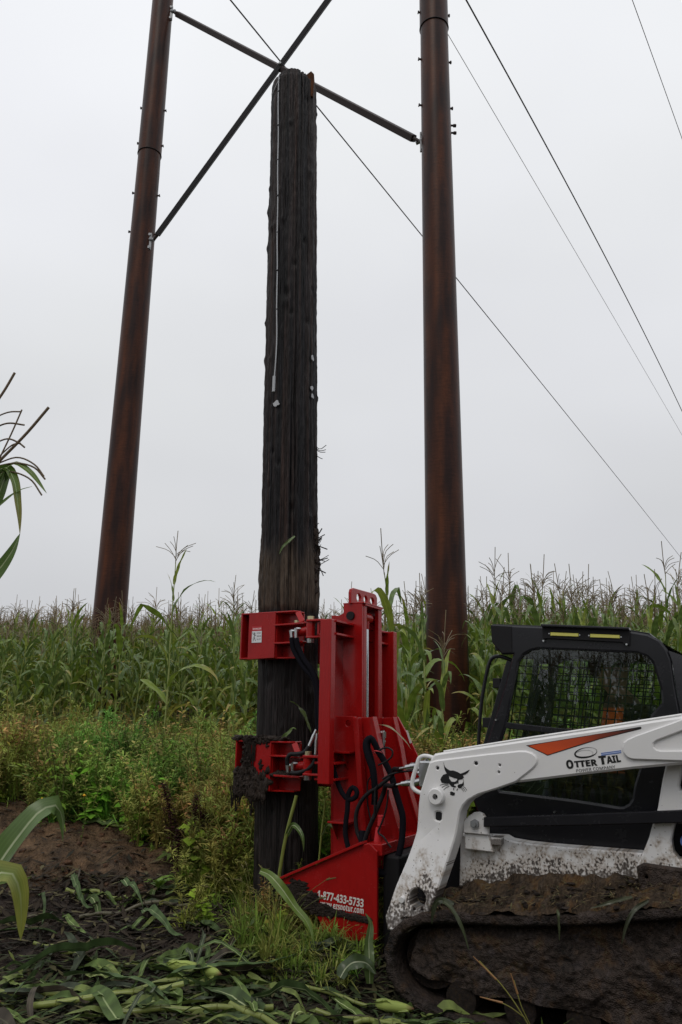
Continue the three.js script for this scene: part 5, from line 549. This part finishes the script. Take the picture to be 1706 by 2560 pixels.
function featherWeed(seed, h, c) { const r = rng(seed), L = [], S = []; for (let s = 0; s < 4; s++) { const az = r() * 6.28, le = 0.15 + r() * 0.5, hh = h * (0.6 + r() * 0.4); const top = [Math.cos(az) * le * hh, hh, Math.sin(az) * le * hh]; S.push(paint(tube([[0, 0, 0], [top[0] * 0.4, hh * 0.5, top[2] * 0.4], top], 0.003, 5, 4), [0.11, 0.12, 0.04], 0.3, seed)); for (let i = 0; i < 70; i++) { const t = 0.2 + 0.8 * r(), a = r() * 6.28; const o = (1.05 - t) * 0.13 * h * r(); L.push([top[0] * t * (0.8 + 0.2 * t) + Math.cos(a) * o, hh * t + o * 0.5, top[2] * t * (0.8 + 0.2 * t) + Math.sin(a) * o, a + (r() - 0.5), 0.2 + r(), 0.035 + r() * 0.045, 0.006 + r() * 0.005, vary(c, r)]); } } return join([blades(L), ...S]); }
function grassTuft(seed, h, n, c, seedhead) { const r = rng(seed), L = [], S = []; for (let i = 0; i < n; i++) { const az = r() * 6.28, el = R(35 + r() * 50), len = h * (0.5 + 0.6 * r()); const w = 0.006 + r() * 0.007; L.push([(r() - 0.5) * 0.06, 0, (r() - 0.5) * 0.06, az, el, len, w, vary(c, r), 0.15 + r() * 0.45]); } if (seedhead) for (let i = 0; i < 3; i++) { const az = r() * 6.28, l = h * 1.15, k = 0.3 + r() * 0.4; const e = [Math.cos(az) * k * l, l * 0.85, Math.sin(az) * k * l]; S.push(paint(tube([[0, 0, 0], [e[0] * 0.35, l * 0.55, e[2] * 0.35], e], 0.0016, 5, 3), [0.17, 0.18, 0.06], 0.2, seed)); S.push(paint(cyl([e[0] * 0.93, e[1] * 0.965, e[2] * 0.93], [e[0] * 1.12, e[1] * 1.0, e[2] * 1.12], 0.006, 0.003, 5), [0.17, 0.15, 0.06], 0.4, seed)); } return join([blades(L), ...S]); }
const CG = [0.105, 0.155, 0.030], CO = [0.135, 0.14, 0.040], CB = [0.17, 0.13, 0.06], CL = [0.12, 0.22, 0.030], CY = [0.21, 0.22, 0.05];
const weedKinds = [
  ['leafy_weeds', 'olive leafy weeds covering the bank below the corn', leafyWeed(1, 0.5, CO, CB, 34, 0.07, 0.022)], ['leafy_weeds', 'brown topped seeding weeds covering the bank below the corn', leafyWeed(2, 0.62, CG, CB, 36, 0.065, 0.02)],
  ['feathery_weeds', 'fine feathery green weeds on the bank', featherWeed(3, 0.55, [0.11, 0.16, 0.045])], ['feathery_weeds', 'pale feathery weeds on the bank', featherWeed(4, 0.42, [0.16, 0.185, 0.06])],
  ['creeping_weeds', 'bright green low broadleaf weeds on the bank', leafyWeed(5, 0.32, CL, CG, 22, 0.095, 0.055)], ['grass_cover', 'long green grass on the bank and around the puller foot', grassTuft(6, 0.36, 34, [0.13, 0.19, 0.04], true)], ['grass_cover', 'yellowing grass on the bank and around the puller foot', grassTuft(7, 0.30, 30, CY, true)], ['grass_cover', 'short green grass on the bank and around the puller foot', grassTuft(8, 0.2, 26, [0.11, 0.18, 0.035], false)]];
const weedMats = weedKinds.map(() => []); const rw = rng(31);
const dens = (x, z) => { // share of each kind at a place: [leafy, feathery, creeping, grass]
  const d = -z, s = x / d; const [lx, lz] = toLocal(x, z), n = fbm(x * 0.9, z * 0.9, 50, 3); if (lx > -0.35 && lx < 3.3 && Math.abs(lz) < 1.08) return null; if (Math.hypot(x + 0.38, z + 6.25) < 0.3) return null;
  if (d > 14.2) return null;
  if (s < -0.175) { if (d < 7.35 + n * 0.9 - (s > -0.24 ? 0.3 : 0)) return null; return d > 9 ? [0.5, 0.28, 0.1, 0.12] : [0.25, 0.4, 0.15, 0.2]; }
  if (s < -0.085) { if (d < 6.25 + n * 0.8) return d > 5.55 && n > 0.06 ? [0, 0.1, 0.1, 0.5] : null; if (d < 7.6 && fbm(x * 2.2, z * 2.2, 57, 3) < -0.10) return null; return d > 9 ? [0.45, 0.2, 0.25, 0.1] : d > 7.2 ? [0.3, 0.4, 0.3, 0.12] : [0.25, 0.35, 0.3, 0.2]; }
  if (s < 0.06) { if (d < 5.02 + n * 0.4) return null; if (lx < -1.7) return d > 9 ? [0.4, 0.2, 0.3, 0.2] : [0.2, 0.3, 0.2, 0.5]; if (d < 5.75) return [0.03, 0.12, 0.06, 1.2]; return d > 6.6 ? [0.3, 0.25, 0.2, 0.3] : [0.05, 0.2, 0.1, 0.5]; }
  if (d < 7.4) return null; return [0.35, 0.2, 0.2, 0.3];
};
for (let i = 0; i < 52000; i++) {
  const d = 4.9 + Math.pow(rw(), 0.75) * 9.4, s = lerp(-0.52, 0.5, rw()), x = s * d, z = -d; const p = dens(x, z); if (!p) continue; const keep = d > 9 ? 0.40 : 0.55; if (rw() > keep * (d / 12 + 0.35)) continue;
  let q = rw() * (p[0] + p[1] + p[2] + p[3]), k = 0; while (k < 3 && q > p[k]) { q -= p[k]; k++; } const kind = [[0, 1], [2, 3], [4, 4], [5, 6, 7]][k]; const id = kind[Math.floor(rw() * kind.length)];
  const big = d < 5.8 && s > -0.075 && s < 0.07 ? 0.42 : d < 6.2 ? 0.8 : d < 9 ? 1.12 : 0.55 + 1.3 * Math.max(0, fbm(x * 1.1, z * 1.1, 90, 3)); weedMats[id].push([x, ground(x, z) - 0.03, z, rw() * 6.28, big * (0.6 + rw() * 0.7), 0.7 + rw() * 0.6, rw()]);
}
weedKinds.forEach(([name, label, geo], k) => { const L = weedMats[k], im = new THREE.InstancedMesh(geo, M.weed, L.length), m = new THREE.Matrix4(), c = new THREE.Color(); L.forEach(([x, y, z, yaw, s, q, w], i) => { m.compose(new THREE.Vector3(x, y, z), new THREE.Quaternion().setFromEuler(new THREE.Euler((w - 0.5) * 0.5, yaw, (q - 1) * 0.6)), new THREE.Vector3(s, s * (0.8 + 0.4 * w), s)); im.setMatrixAt(i, m); const n1 = fbm(x * 0.8, z * 0.8, 70, 3) * 1.6, n2 = fbm(x * 1.7, z * 1.7, 74, 2); const qq = q * (1 + n2 * 0.9), gr = k > 4 ? 0.78 : 1; c.setRGB(gr * qq * 1.95 * clamp(1.0 + w * 0.2 - n1 * 0.7, 0.65, 1.25), qq * 1.95 * clamp(1.05 + n1 * 0.4, 0.8, 1.35), qq * (1.35 + w * 0.3)); im.setColorAt(i, c); }); im.name = numbered(name); tag(im, label, 'weeds', null, 'stuff'); scene.add(im); });
// single plants on the bank
const rs = rng(404);
for (const [x, d, h, label] of [[-1.30, 6.75, 0.72, 'dark red brown dock seed head leaning left on the bank'], [-1.12, 6.55, 0.70, 'dark red brown dock seed head in the middle of the bank weeds'], [-0.90, 6.55, 0.62, 'dark red brown dock seed head nearest the wooden pole'], [-1.2, 6.42, 0.5, 'short dark red brown dock seed head low on the bank']]) {
  const g = thing('dock_plant', label, 'dock plant', 'dock seed heads on the bank'); g.position.set(x, ground(x, -d) - 0.02, -d); const le = (rs() - 0.65) * 0.5; const P = (t) => [le * t * t * h, h * t * (1 - 0.15 * t), 0.08 * t * h]; part('stem', paint(tube([P(0), P(0.5), P(1)], 0.005, 8, 5), [0.10, 0.05, 0.03], 0.2, 2), M.weed, g);
  const L = []; for (let i = 0; i < 380; i++) { const t = 0.3 + 0.7 * rs(), p = P(t); const a = rs() * 6.28, o = rs() * 0.065 * (1.35 - t); L.push([p[0] + Math.cos(a) * o, p[1] + (rs() - 0.5) * 0.03, p[2] + Math.sin(a) * o, a, (rs() - 0.3) * 1.4, 0.026, 0.020, vary([0.042, 0.014, 0.014], rs)]); } part('seed_head', blades(L), M.weed, g); const q = []; for (let i = 0; i < 6; i++) q.push([0, 0.04, 0, rs() * 6.28, 0.6, 0.22, 0.05, vary(CG, rs), 0.5]); part('leaf', blades(q), M.weed, g);
}
for (const [x, d, n, l, label] of [[-0.98, 6.4, 13, 0.19, 'bright green broad leaved plant at the lip of the hole'], [-1.30, 6.25, 6, 0.14, 'small broad leaved seedling at the foot of the dirt bank'], [-0.55, 5.75, 8, 0.13, 'pale green broadleaf weed in the grass before the puller']]) { const g = thing('broadleaf_plant', label, 'weed'); g.position.set(x, ground(x, -d), -d); for (let i = 0; i < n; i++) { const lf = leafGeo({ len: l * (0.8 + rs() * 0.5), w: l * 0.36, a0: 30, a1: 110, bend: 1, tone: vary([0.21, 0.36, 0.05], rs, 0.2), seed: 200 + i, n: 6, wave: 0.1, fold: 0.2 }); const p = part('leaf', lf, M.plant, g); p.rotation.y = i * 2.4 + rs(); p.position.y = 0.03 + i * 0.008; } }
for (const [x, d, label] of [[-3.1, 9.9, 'yellow flower, leftmost of the pair high on the bank'], [-2.9, 9.8, 'yellow flower, right of the pair high on the bank'], [-2.42, 9.6, 'lone yellow flower high on the bank near the field'], [-2.15, 7.9, 'yellow flower at the top of the dirt bank'], [-2.28, 7.7, 'yellow flower beside another on top of the dirt bank'], [-2.05, 7.6, 'yellow flower right of its neighbours on the dirt bank'], [-2.1, 6.95, 'yellow flower low on the bare brown dirt'], [-2.5, 7.1, 'faded yellow flower on dirt beside the big corn leaf'], [-1.62, 7.4, 'yellow flower by the fallen stalk on the bank']]) {
  const g = thing('yellow_flower', label, 'flower', 'yellow flowers on the bank'); const y = ground(x, -d); g.position.set(x, y, -d); const h = 0.22 + rs() * 0.16; part('stem', paint(tube([[0, 0, 0], [0.02, h * 0.5, 0.01], [0.0, h, 0.02]], 0.0025, 6, 4), CG, 0.2, 3), M.weed, g); const L = []; for (let i = 0; i < 9; i++) L.push([0, h, 0.02, i * 0.7, 0.4, 0.022, 0.013, [0.7, 0.36, 0.02]]); part('petal', blades(L), M.weed, g); part('flower_center', new THREE.SphereGeometry(0.011, 8, 6).translate(0, h + 0.003, 0.02), M.flower, g); const q = []; for (let i = 0; i < 8; i++) q.push([0, h * (0.1 + 0.09 * i), 0, rs() * 6.28, 0.5, 0.06, 0.014, vary(CG, rs)]); part('leaf', blades(q), M.weed, g); }
for (let i = 0; i < 26; i++) { const x = lerp(-0.62, 0.2, rs()), d = lerp(5.0, 5.55, rs()) + (x < -0.3 ? 0.2 : 0); const g = thing('grass_clump', x < -0.2 ? 'clump of long drooping grass left of the red skid' : 'clump of long drooping grass below the red skid', 'grass', x < -0.2 ? 'grass clumps left of the skid' : 'grass clumps below the skid'); g.position.set(x, ground(x, -d) - 0.02, -d); const sd = 900 + i; for (let k = 0; k < 2; k++) part('blade_tuft', grassTuft(sd * 2 + k, (x < -0.32 ? 0.30 + rs() * 0.2 : 0.20 + rs() * 0.08), 26, vary(rs() < 0.7 ? [0.20, 0.30, 0.055] : [0.30, 0.32, 0.08], rs, 0.2), x < -0.32 && rs() < 0.4), M.weed, g); }
for (const [x, d, h, c, label] of [[-2.1, 7.85, 0.75, [0.13, 0.19, 0.05], 'tall feathery weed standing on top of the dirt bank'], [-1.55, 7.3, 0.7, [0.12, 0.18, 0.045], 'feathery weed right of the bare dirt'], [-1.15, 7.4, 0.8, [0.15, 0.18, 0.055], 'pale feathery weed behind the dock seed heads'], [-0.95, 7.0, 0.55, [0.13, 0.18, 0.05], 'bushy feathery weed between the dock heads and the pole'], [-4.0, 10.0, 0.9, [0.15, 0.17, 0.06], 'tall olive feathery weed at the left edge before the corn'], [-1.75, 8.2, 0.7, [0.12, 0.17, 0.04], 'feathery weed sprawling above the fallen stalk']]) { const g = thing('feathery_weed', label, 'weed', 'tall weeds on the bank'); g.position.set(x, ground(x, -d) - 0.02, -d); const sd = Math.round(-x * 100); part('foliage', featherWeed(sd, h, c), M.weed, g); part('foliage', featherWeed(sd + 1, h * 0.8, c), M.weed, g); }
{ const g = thing('tall_weed', 'tall dark seeding weed in front of the lone corn plant', 'weed'); g.position.set(-2.2, ground(-2.2, -9.2) - 0.02, -9.2); part('foliage', leafyWeed(71, 0.95, [0.07, 0.085, 0.035], [0.11, 0.07, 0.045], 70, 0.09, 0.03), M.weed, g); }
// ---------------------------------------------------------------- crushed corn on the ground
function groundLeaf(x, z, yaw, len, w, tone, seed, lift = 0.02, n = 14, arch = 0) { const r = rng(seed), pos = [], uv = [], col = [], idx = [], W = [-1, -0.55, -0.11, -0.055, 0.055, 0.11, 0.55, 1]; let a = yaw; const pale = r() < 0.6 ? 0.4 + 0.8 * r() : 0.1, cur = (r() - 0.5) * 2.4, ph = r() * 6, tw0 = (r() - 0.5) * 1.5, tw1 = (r() - 0.5) * 2.6; for (let i = 0; i <= n; i++) { const t = i / n; const hw = w * 0.5 * Math.pow(Math.min(1, t * 3 + 0.3), 0.6) * Math.pow(Math.max(0, 1 - Math.pow(t, 2.2)), 0.85) + 0.001; const y = ground(x, z) + lift + 0.03 * Math.abs(Math.sin(t * 5 + ph)) + arch * Math.sin(Math.PI * Math.min(1, t * 1.15)); const tw = tw0 + tw1 * t; const sx = -Math.sin(a), sz = Math.cos(a); W.forEach((s) => { const up = s * hw * Math.sin(tw) + 0.35 * Math.abs(s) * hw + 0.2 * hw * s * s * Math.sin(t * 15 + ph); pos.push(x + sx * s * hw * Math.cos(tw), Math.max(y + up, ground(x, z) + 0.006), z + sz * s * hw * Math.cos(tw)); uv.push(0.22 + s * 0.2, t * 1.7); const v = 0.85 + 0.3 * Math.sin(i * 2.3 + ph); const mr = Math.abs(s) < 0.06 ? (1 - t) * pale : 0; col.push(tone[0] * v + 0.45 * mr, tone[1] * v + 0.48 * mr, tone[2] * v + 0.28 * mr); }); a += cur / n + (r() - 0.5) * 0.2; x += Math.cos(a) * len / n; z += Math.sin(a) * len / n; } for (let i = 0; i < n; i++) for (let k = 0; k < 7; k++) { const q = i * 8 + k; idx.push(q, q + 1, q + 8, q + 1, q + 9, q + 8); } const g = new THREE.BufferGeometry(); g.setAttribute('position', new THREE.Float32BufferAttribute(pos, 3)); g.setAttribute('uv', new THREE.Float32BufferAttribute(uv, 2)); g.setAttribute('color', new THREE.Float32BufferAttribute(col, 3)); g.setIndex(idx); g.computeVertexNormals(); return g; }
const rl = rng(909); const dark = [[0.065, 0.105, 0.035], [0.085, 0.135, 0.038], [0.11, 0.17, 0.04], [0.065, 0.085, 0.05], [0.075, 0.062, 0.045], [0.17, 0.22, 0.06]];
const litterSpot = () => { for (;;) { const d = 4.45 + rl() * 1.9, s = lerp(-0.46, 0.12, Math.pow(rl(), 0.8)); const x = s * d; const pr = d < 5.35 ? (s < -0.05 ? 1 : 0.65) : s < -0.16 ? 0.5 : 0.08; if (s > -0.03 && d > 4.75) continue; if (rl() < pr) return [x, -d]; } };
for (let i = 0; i < 125; i++) { const [x, z] = litterSpot(); const far2 = -z > 5.35, wd = 0.02 + rl() * rl() * 0.08, ti = Math.floor(rl() * 6); const lf = groundLeaf(x, z, (rl() < 0.7 ? (rl() - 0.5) * 1.2 : rl() * 6.28) + (rl() < 0.5 ? Math.PI : 0), 0.14 + rl() * 0.5, wd * (far2 ? 1 : 1.25), vary(dark[ti], rl, 0.2), 500 + i, 0.008 + rl() * (far2 ? 0.02 : 0.045), 14, rl() < 0.12 ? 0.05 + rl() * 0.06 : 0); const m = new THREE.Mesh(lf, M.trampled); m.name = numbered('fallen_leaf'); const side = x / -z < -0.3 ? 'far left' : x / -z < -0.15 ? 'left' : 'middle', kind = `${wd < 0.03 ? 'narrow' : wd < 0.055 ? 'medium' : 'broad'} ${['dark green', 'green', 'fresh green', 'grey green', 'brown wilted', 'pale green'][ti]}`; tag(m, far2 ? `${kind} torn corn leaf on the mud below the dirt bank, ${side} part` : `${kind} torn corn leaf in the crushed foreground corn, ${side} part`, 'corn leaf', `${kind} leaves, ${side} ${far2 ? 'below the bank' : 'foreground'}`); scene.add(m); }
function fallenStalk(x, z, yaw, len, r0, label, group, col, lift = 0.03, seed = 1) { const g = thing('fallen_stalk', label, 'corn stalk', group); const rr = rng(seed), pts = []; let a = yaw; for (let i = 0; i <= 6; i++) { pts.push([x, ground(x, z) + lift + 0.01 * rr(), z]); a += (rr() - 0.5) * 0.12; x += Math.cos(a) * len / 6; z += Math.sin(a) * len / 6; } const st = part('stalk', paint(tube(pts, r0, 24, 8), col, 0.3, seed), M.plant, g); for (const k of [1, 2, 4, 5]) part('node', paint(new THREE.TorusGeometry(r0 * 1.02, r0 * 0.16, 5, 10).rotateY(Math.PI / 2 - a).translate(...pts[k]), [col[0] * 0.8, col[1] * 0.75, col[2] * 0.6], 0.2, seed), M.plant, st); for (let k = 0; k < 3; k++) { const p = pts[1 + Math.floor(rr() * 4)]; part('leaf', groundLeaf(p[0], p[2], yaw + (rr() - 0.5) * 1.4, 0.25 + rr() * 0.3, 0.04 + rr() * 0.03, vary(dark[Math.floor(rr() * 4)], rr, 0.2), seed * 7 + k, lift * 0.5), M.trampled, g); } return g; }
[[[-1.60, -6.32, 0.9, 0.42, 0.05, 'curled grey green corn leaf hanging down the dirt bank'], [-1.95, -6.33, 1.35, 0.5, 0.055, 'long pale corn leaf drooping on the bare dirt'], [-1.33, -5.95, 1.2, 0.6, 0.06, 'big folded leaf with white midrib below the dirt bank'], [-1.22, -5.35, 3.0, 0.75, 0.085, 'wide dark green leaf with pale midrib in the left foreground'], [-1.55, -5.05, 0.4, 0.8, 0.08, 'wide leaf crossing the foreground from the left edge'], [-0.95, -4.95, -0.1, 0.8, 0.075, 'long dark leaf lying across the bottom foreground'], [-0.45, -4.75, -0.3, 0.6, 0.07, 'glossy dark leaf curling at the bottom centre'], [-1.75, -4.75, -0.9, 0.5, 0.08, 'arched green leaf at the bottom left corner']]].flat().forEach(([x, z, yaw, len, w, label], i) => { const m = new THREE.Mesh(groundLeaf(x, z, yaw, len, w, [0.085, 0.14, 0.05], 820 + i, 0.04, 18, 0.06), M.trampled); m.name = numbered('fallen_leaf'); tag(m, label, 'corn leaf'); scene.add(m); });
const SC = [0.34, 0.40, 0.105];
[[-0.75, -5.25, 0.5, 0.5, 0.016, 'pale stalk poking from the leaves left of centre'], [-1.45, -5.3, -0.05, 0.6, 0.014, 'pale stalk under the wide dark leaf'], [-1.25, -4.85, 0.08, 0.7, 0.018, 'fat pale stalk among the lower left leaves'], [-0.2, -4.95, 0.55, 0.5, 0.013, 'light green stalk slanting toward the track'], [-1.9, -5.5, 0.3, 0.6, 0.013, 'yellowish stalk in the trampled debris'], [-1.62, -4.72, 0.15, 1.0, 0.016, 'thick pale green corn stalk crossing the bottom left foreground'], [-1.2, -4.62, -0.05, 1.1, 0.015, 'pale green corn stalk along the bottom edge left of centre'], [-0.55, -4.66, 0.35, 0.85, 0.014, 'bright green corn stalk slanting at the bottom centre'], [-0.1, -4.72, 0.05, 0.8, 0.014, 'yellow green corn stalk at the bottom edge before the track'], [0.30, -4.50, -0.1, 0.5, 0.013, 'split yellow green stalk lying beside the loader track'], [-2.2, -4.95, 0.25, 0.9, 0.016, 'broken corn stalk at the left foreground corner'], [-0.95, -5.05, 0.45, 0.8, 0.013, 'muddy corn stalk half sunk in the foreground mud'], [-1.95, -6.2, 0.35, 0.55, 0.015, 'short green stalk stub below the dirt bank'], [-2.35, -7.35, 0.05, 0.75, 0.015, 'fallen green stalk lying along the top of the dirt bank'], [-1.75, -5.9, -0.2, 1.0, 0.012, 'muddy dark stalk lying across the crushed debris'], [-1.25, -6.05, -0.95, 0.55, 0.017, 'broken stalk stump leaning against the dirt bank'], [0.1, -4.60, 0.1, 0.3, 0.018, 'torn pale stalk end by the front of the track']].forEach(([x, z, yaw, len, r, label], i) => fallenStalk(x, z, yaw + (rl() - 0.5) * 0.7, len * 0.8, r * (0.75 + rl() * 0.4), label, 'crushed corn stalks', vary(i === 14 || i === 11 ? [0.20, 0.18, 0.11] : SC, rl, 0.15), 0.022 + (z > -5 ? 0.02 : 0), 60 + i));
[[-0.98, -5.12, 0.4, 'fat husked ear of corn in the crushed leaves'], [-2.0, -4.75, 0.2, 'husked corn ear at the left edge of the foreground'], [-0.78, -5.08, 0.9, 'smaller husked corn ear beside the fat one'], [0.22, -4.78, 0.6, 'torn yellow husk lying before the loader track']].forEach(([x, z, yaw, label], i) => { const g = thing('corn_ear', label, 'corn ear', 'ears among the crushed corn'); g.position.set(x, ground(x, z) + 0.06, z); g.rotation.set(0, -yaw, 0); const e = part('husk', earGeo(70 + i), M.trampled, g); e.rotation.z = -Math.PI / 2 + 0.1; e.scale.set(0.95, 0.95, 0.95); for (let k = 0; k < 3; k++) { const l = part('husk_leaf', leafGeo({ len: 0.22, w: 0.06, a0: 80 + k * 6, a1: 105, tone: [0.40, 0.50, 0.12], seed: 300 + i * 3 + k, n: 8 }), M.plant, g); l.position.y = 0.01; l.rotation.x = k * 2.1; } });
{ // chopped litter and clods, too many to count
  const lf = blades([[-0.05, 0, 0, 0, 0.1, 0.1, 0.022, [0.06, 0.085, 0.035], 0.1]]), ro = rng(616); const mk = (geo, mat, n, fn, name, label, cat) => { const im = new THREE.InstancedMesh(geo, mat, n), m = new THREE.Matrix4(), c = new THREE.Color(); for (let i = 0; i < n; i++) { const [x, z, sx, sy, sz, up, tone] = fn(i); m.compose(new THREE.Vector3(x, ground(x, z) + up, z), new THREE.Quaternion().setFromEuler(new THREE.Euler((ro() - 0.5) * 0.7, ro() * 6.28, (ro() - 0.5) * 0.7)), new THREE.Vector3(sx, sy, sz)); im.setMatrixAt(i, m); c.setRGB(...tone); im.setColorAt(i, c); } im.name = name; tag(im, label, cat, null, 'stuff'); scene.add(im); };
  mk(lf, M.weed, 6200, (i) => { const d = i > 5400 ? 6.3 + ro() * 1.7 : 4.4 + ro() * 2.1, s = lerp(-0.48, 0.14, ro()); const k = 0.5 + ro() * 1.1, t = ro(); const tone = d > 5.35 ? (t < 0.6 ? [0.9, 0.5, 0.9] : t < 0.8 ? [0.6, 0.4, 0.7] : [2.4, 1.5, 1.9]) : t < 0.35 ? [1.0, 1, 1] : t < 0.7 ? [0.8, 0.55, 0.8] : t < 0.9 ? [1.7, 1.1, 1.3] : [2.4, 2.0, 1.4]; return [s * d, -d, k * (0.6 + ro()), 1, k, 0.012 + ro() * 0.03, tone]; }, 'leaf_litter', 'shredded corn leaf bits trampled into the mud', 'litter');
  mk(lumpBase[0], M.mud, 2600, () => { const d = 4.4 + ro() * 3.6, s = lerp(-0.5, 0.16, ro()); const k = 0.005 + Math.pow(ro(), 4) * 0.035; const b = d > 6.3 && s < -0.15; return [s * d, -d, k, k * 0.7, k, 0, b ? [3.3, 2.5, 1.8] : [1, 1, 1]]; }, 'mud_clods', 'loose clods scattered over the mud and dirt bank', 'clods');
}
scene.traverse((o) => { if (o.isMesh) { o.castShadow = true; o.receiveShadow = true; } });
renderer.render(scene, camera);
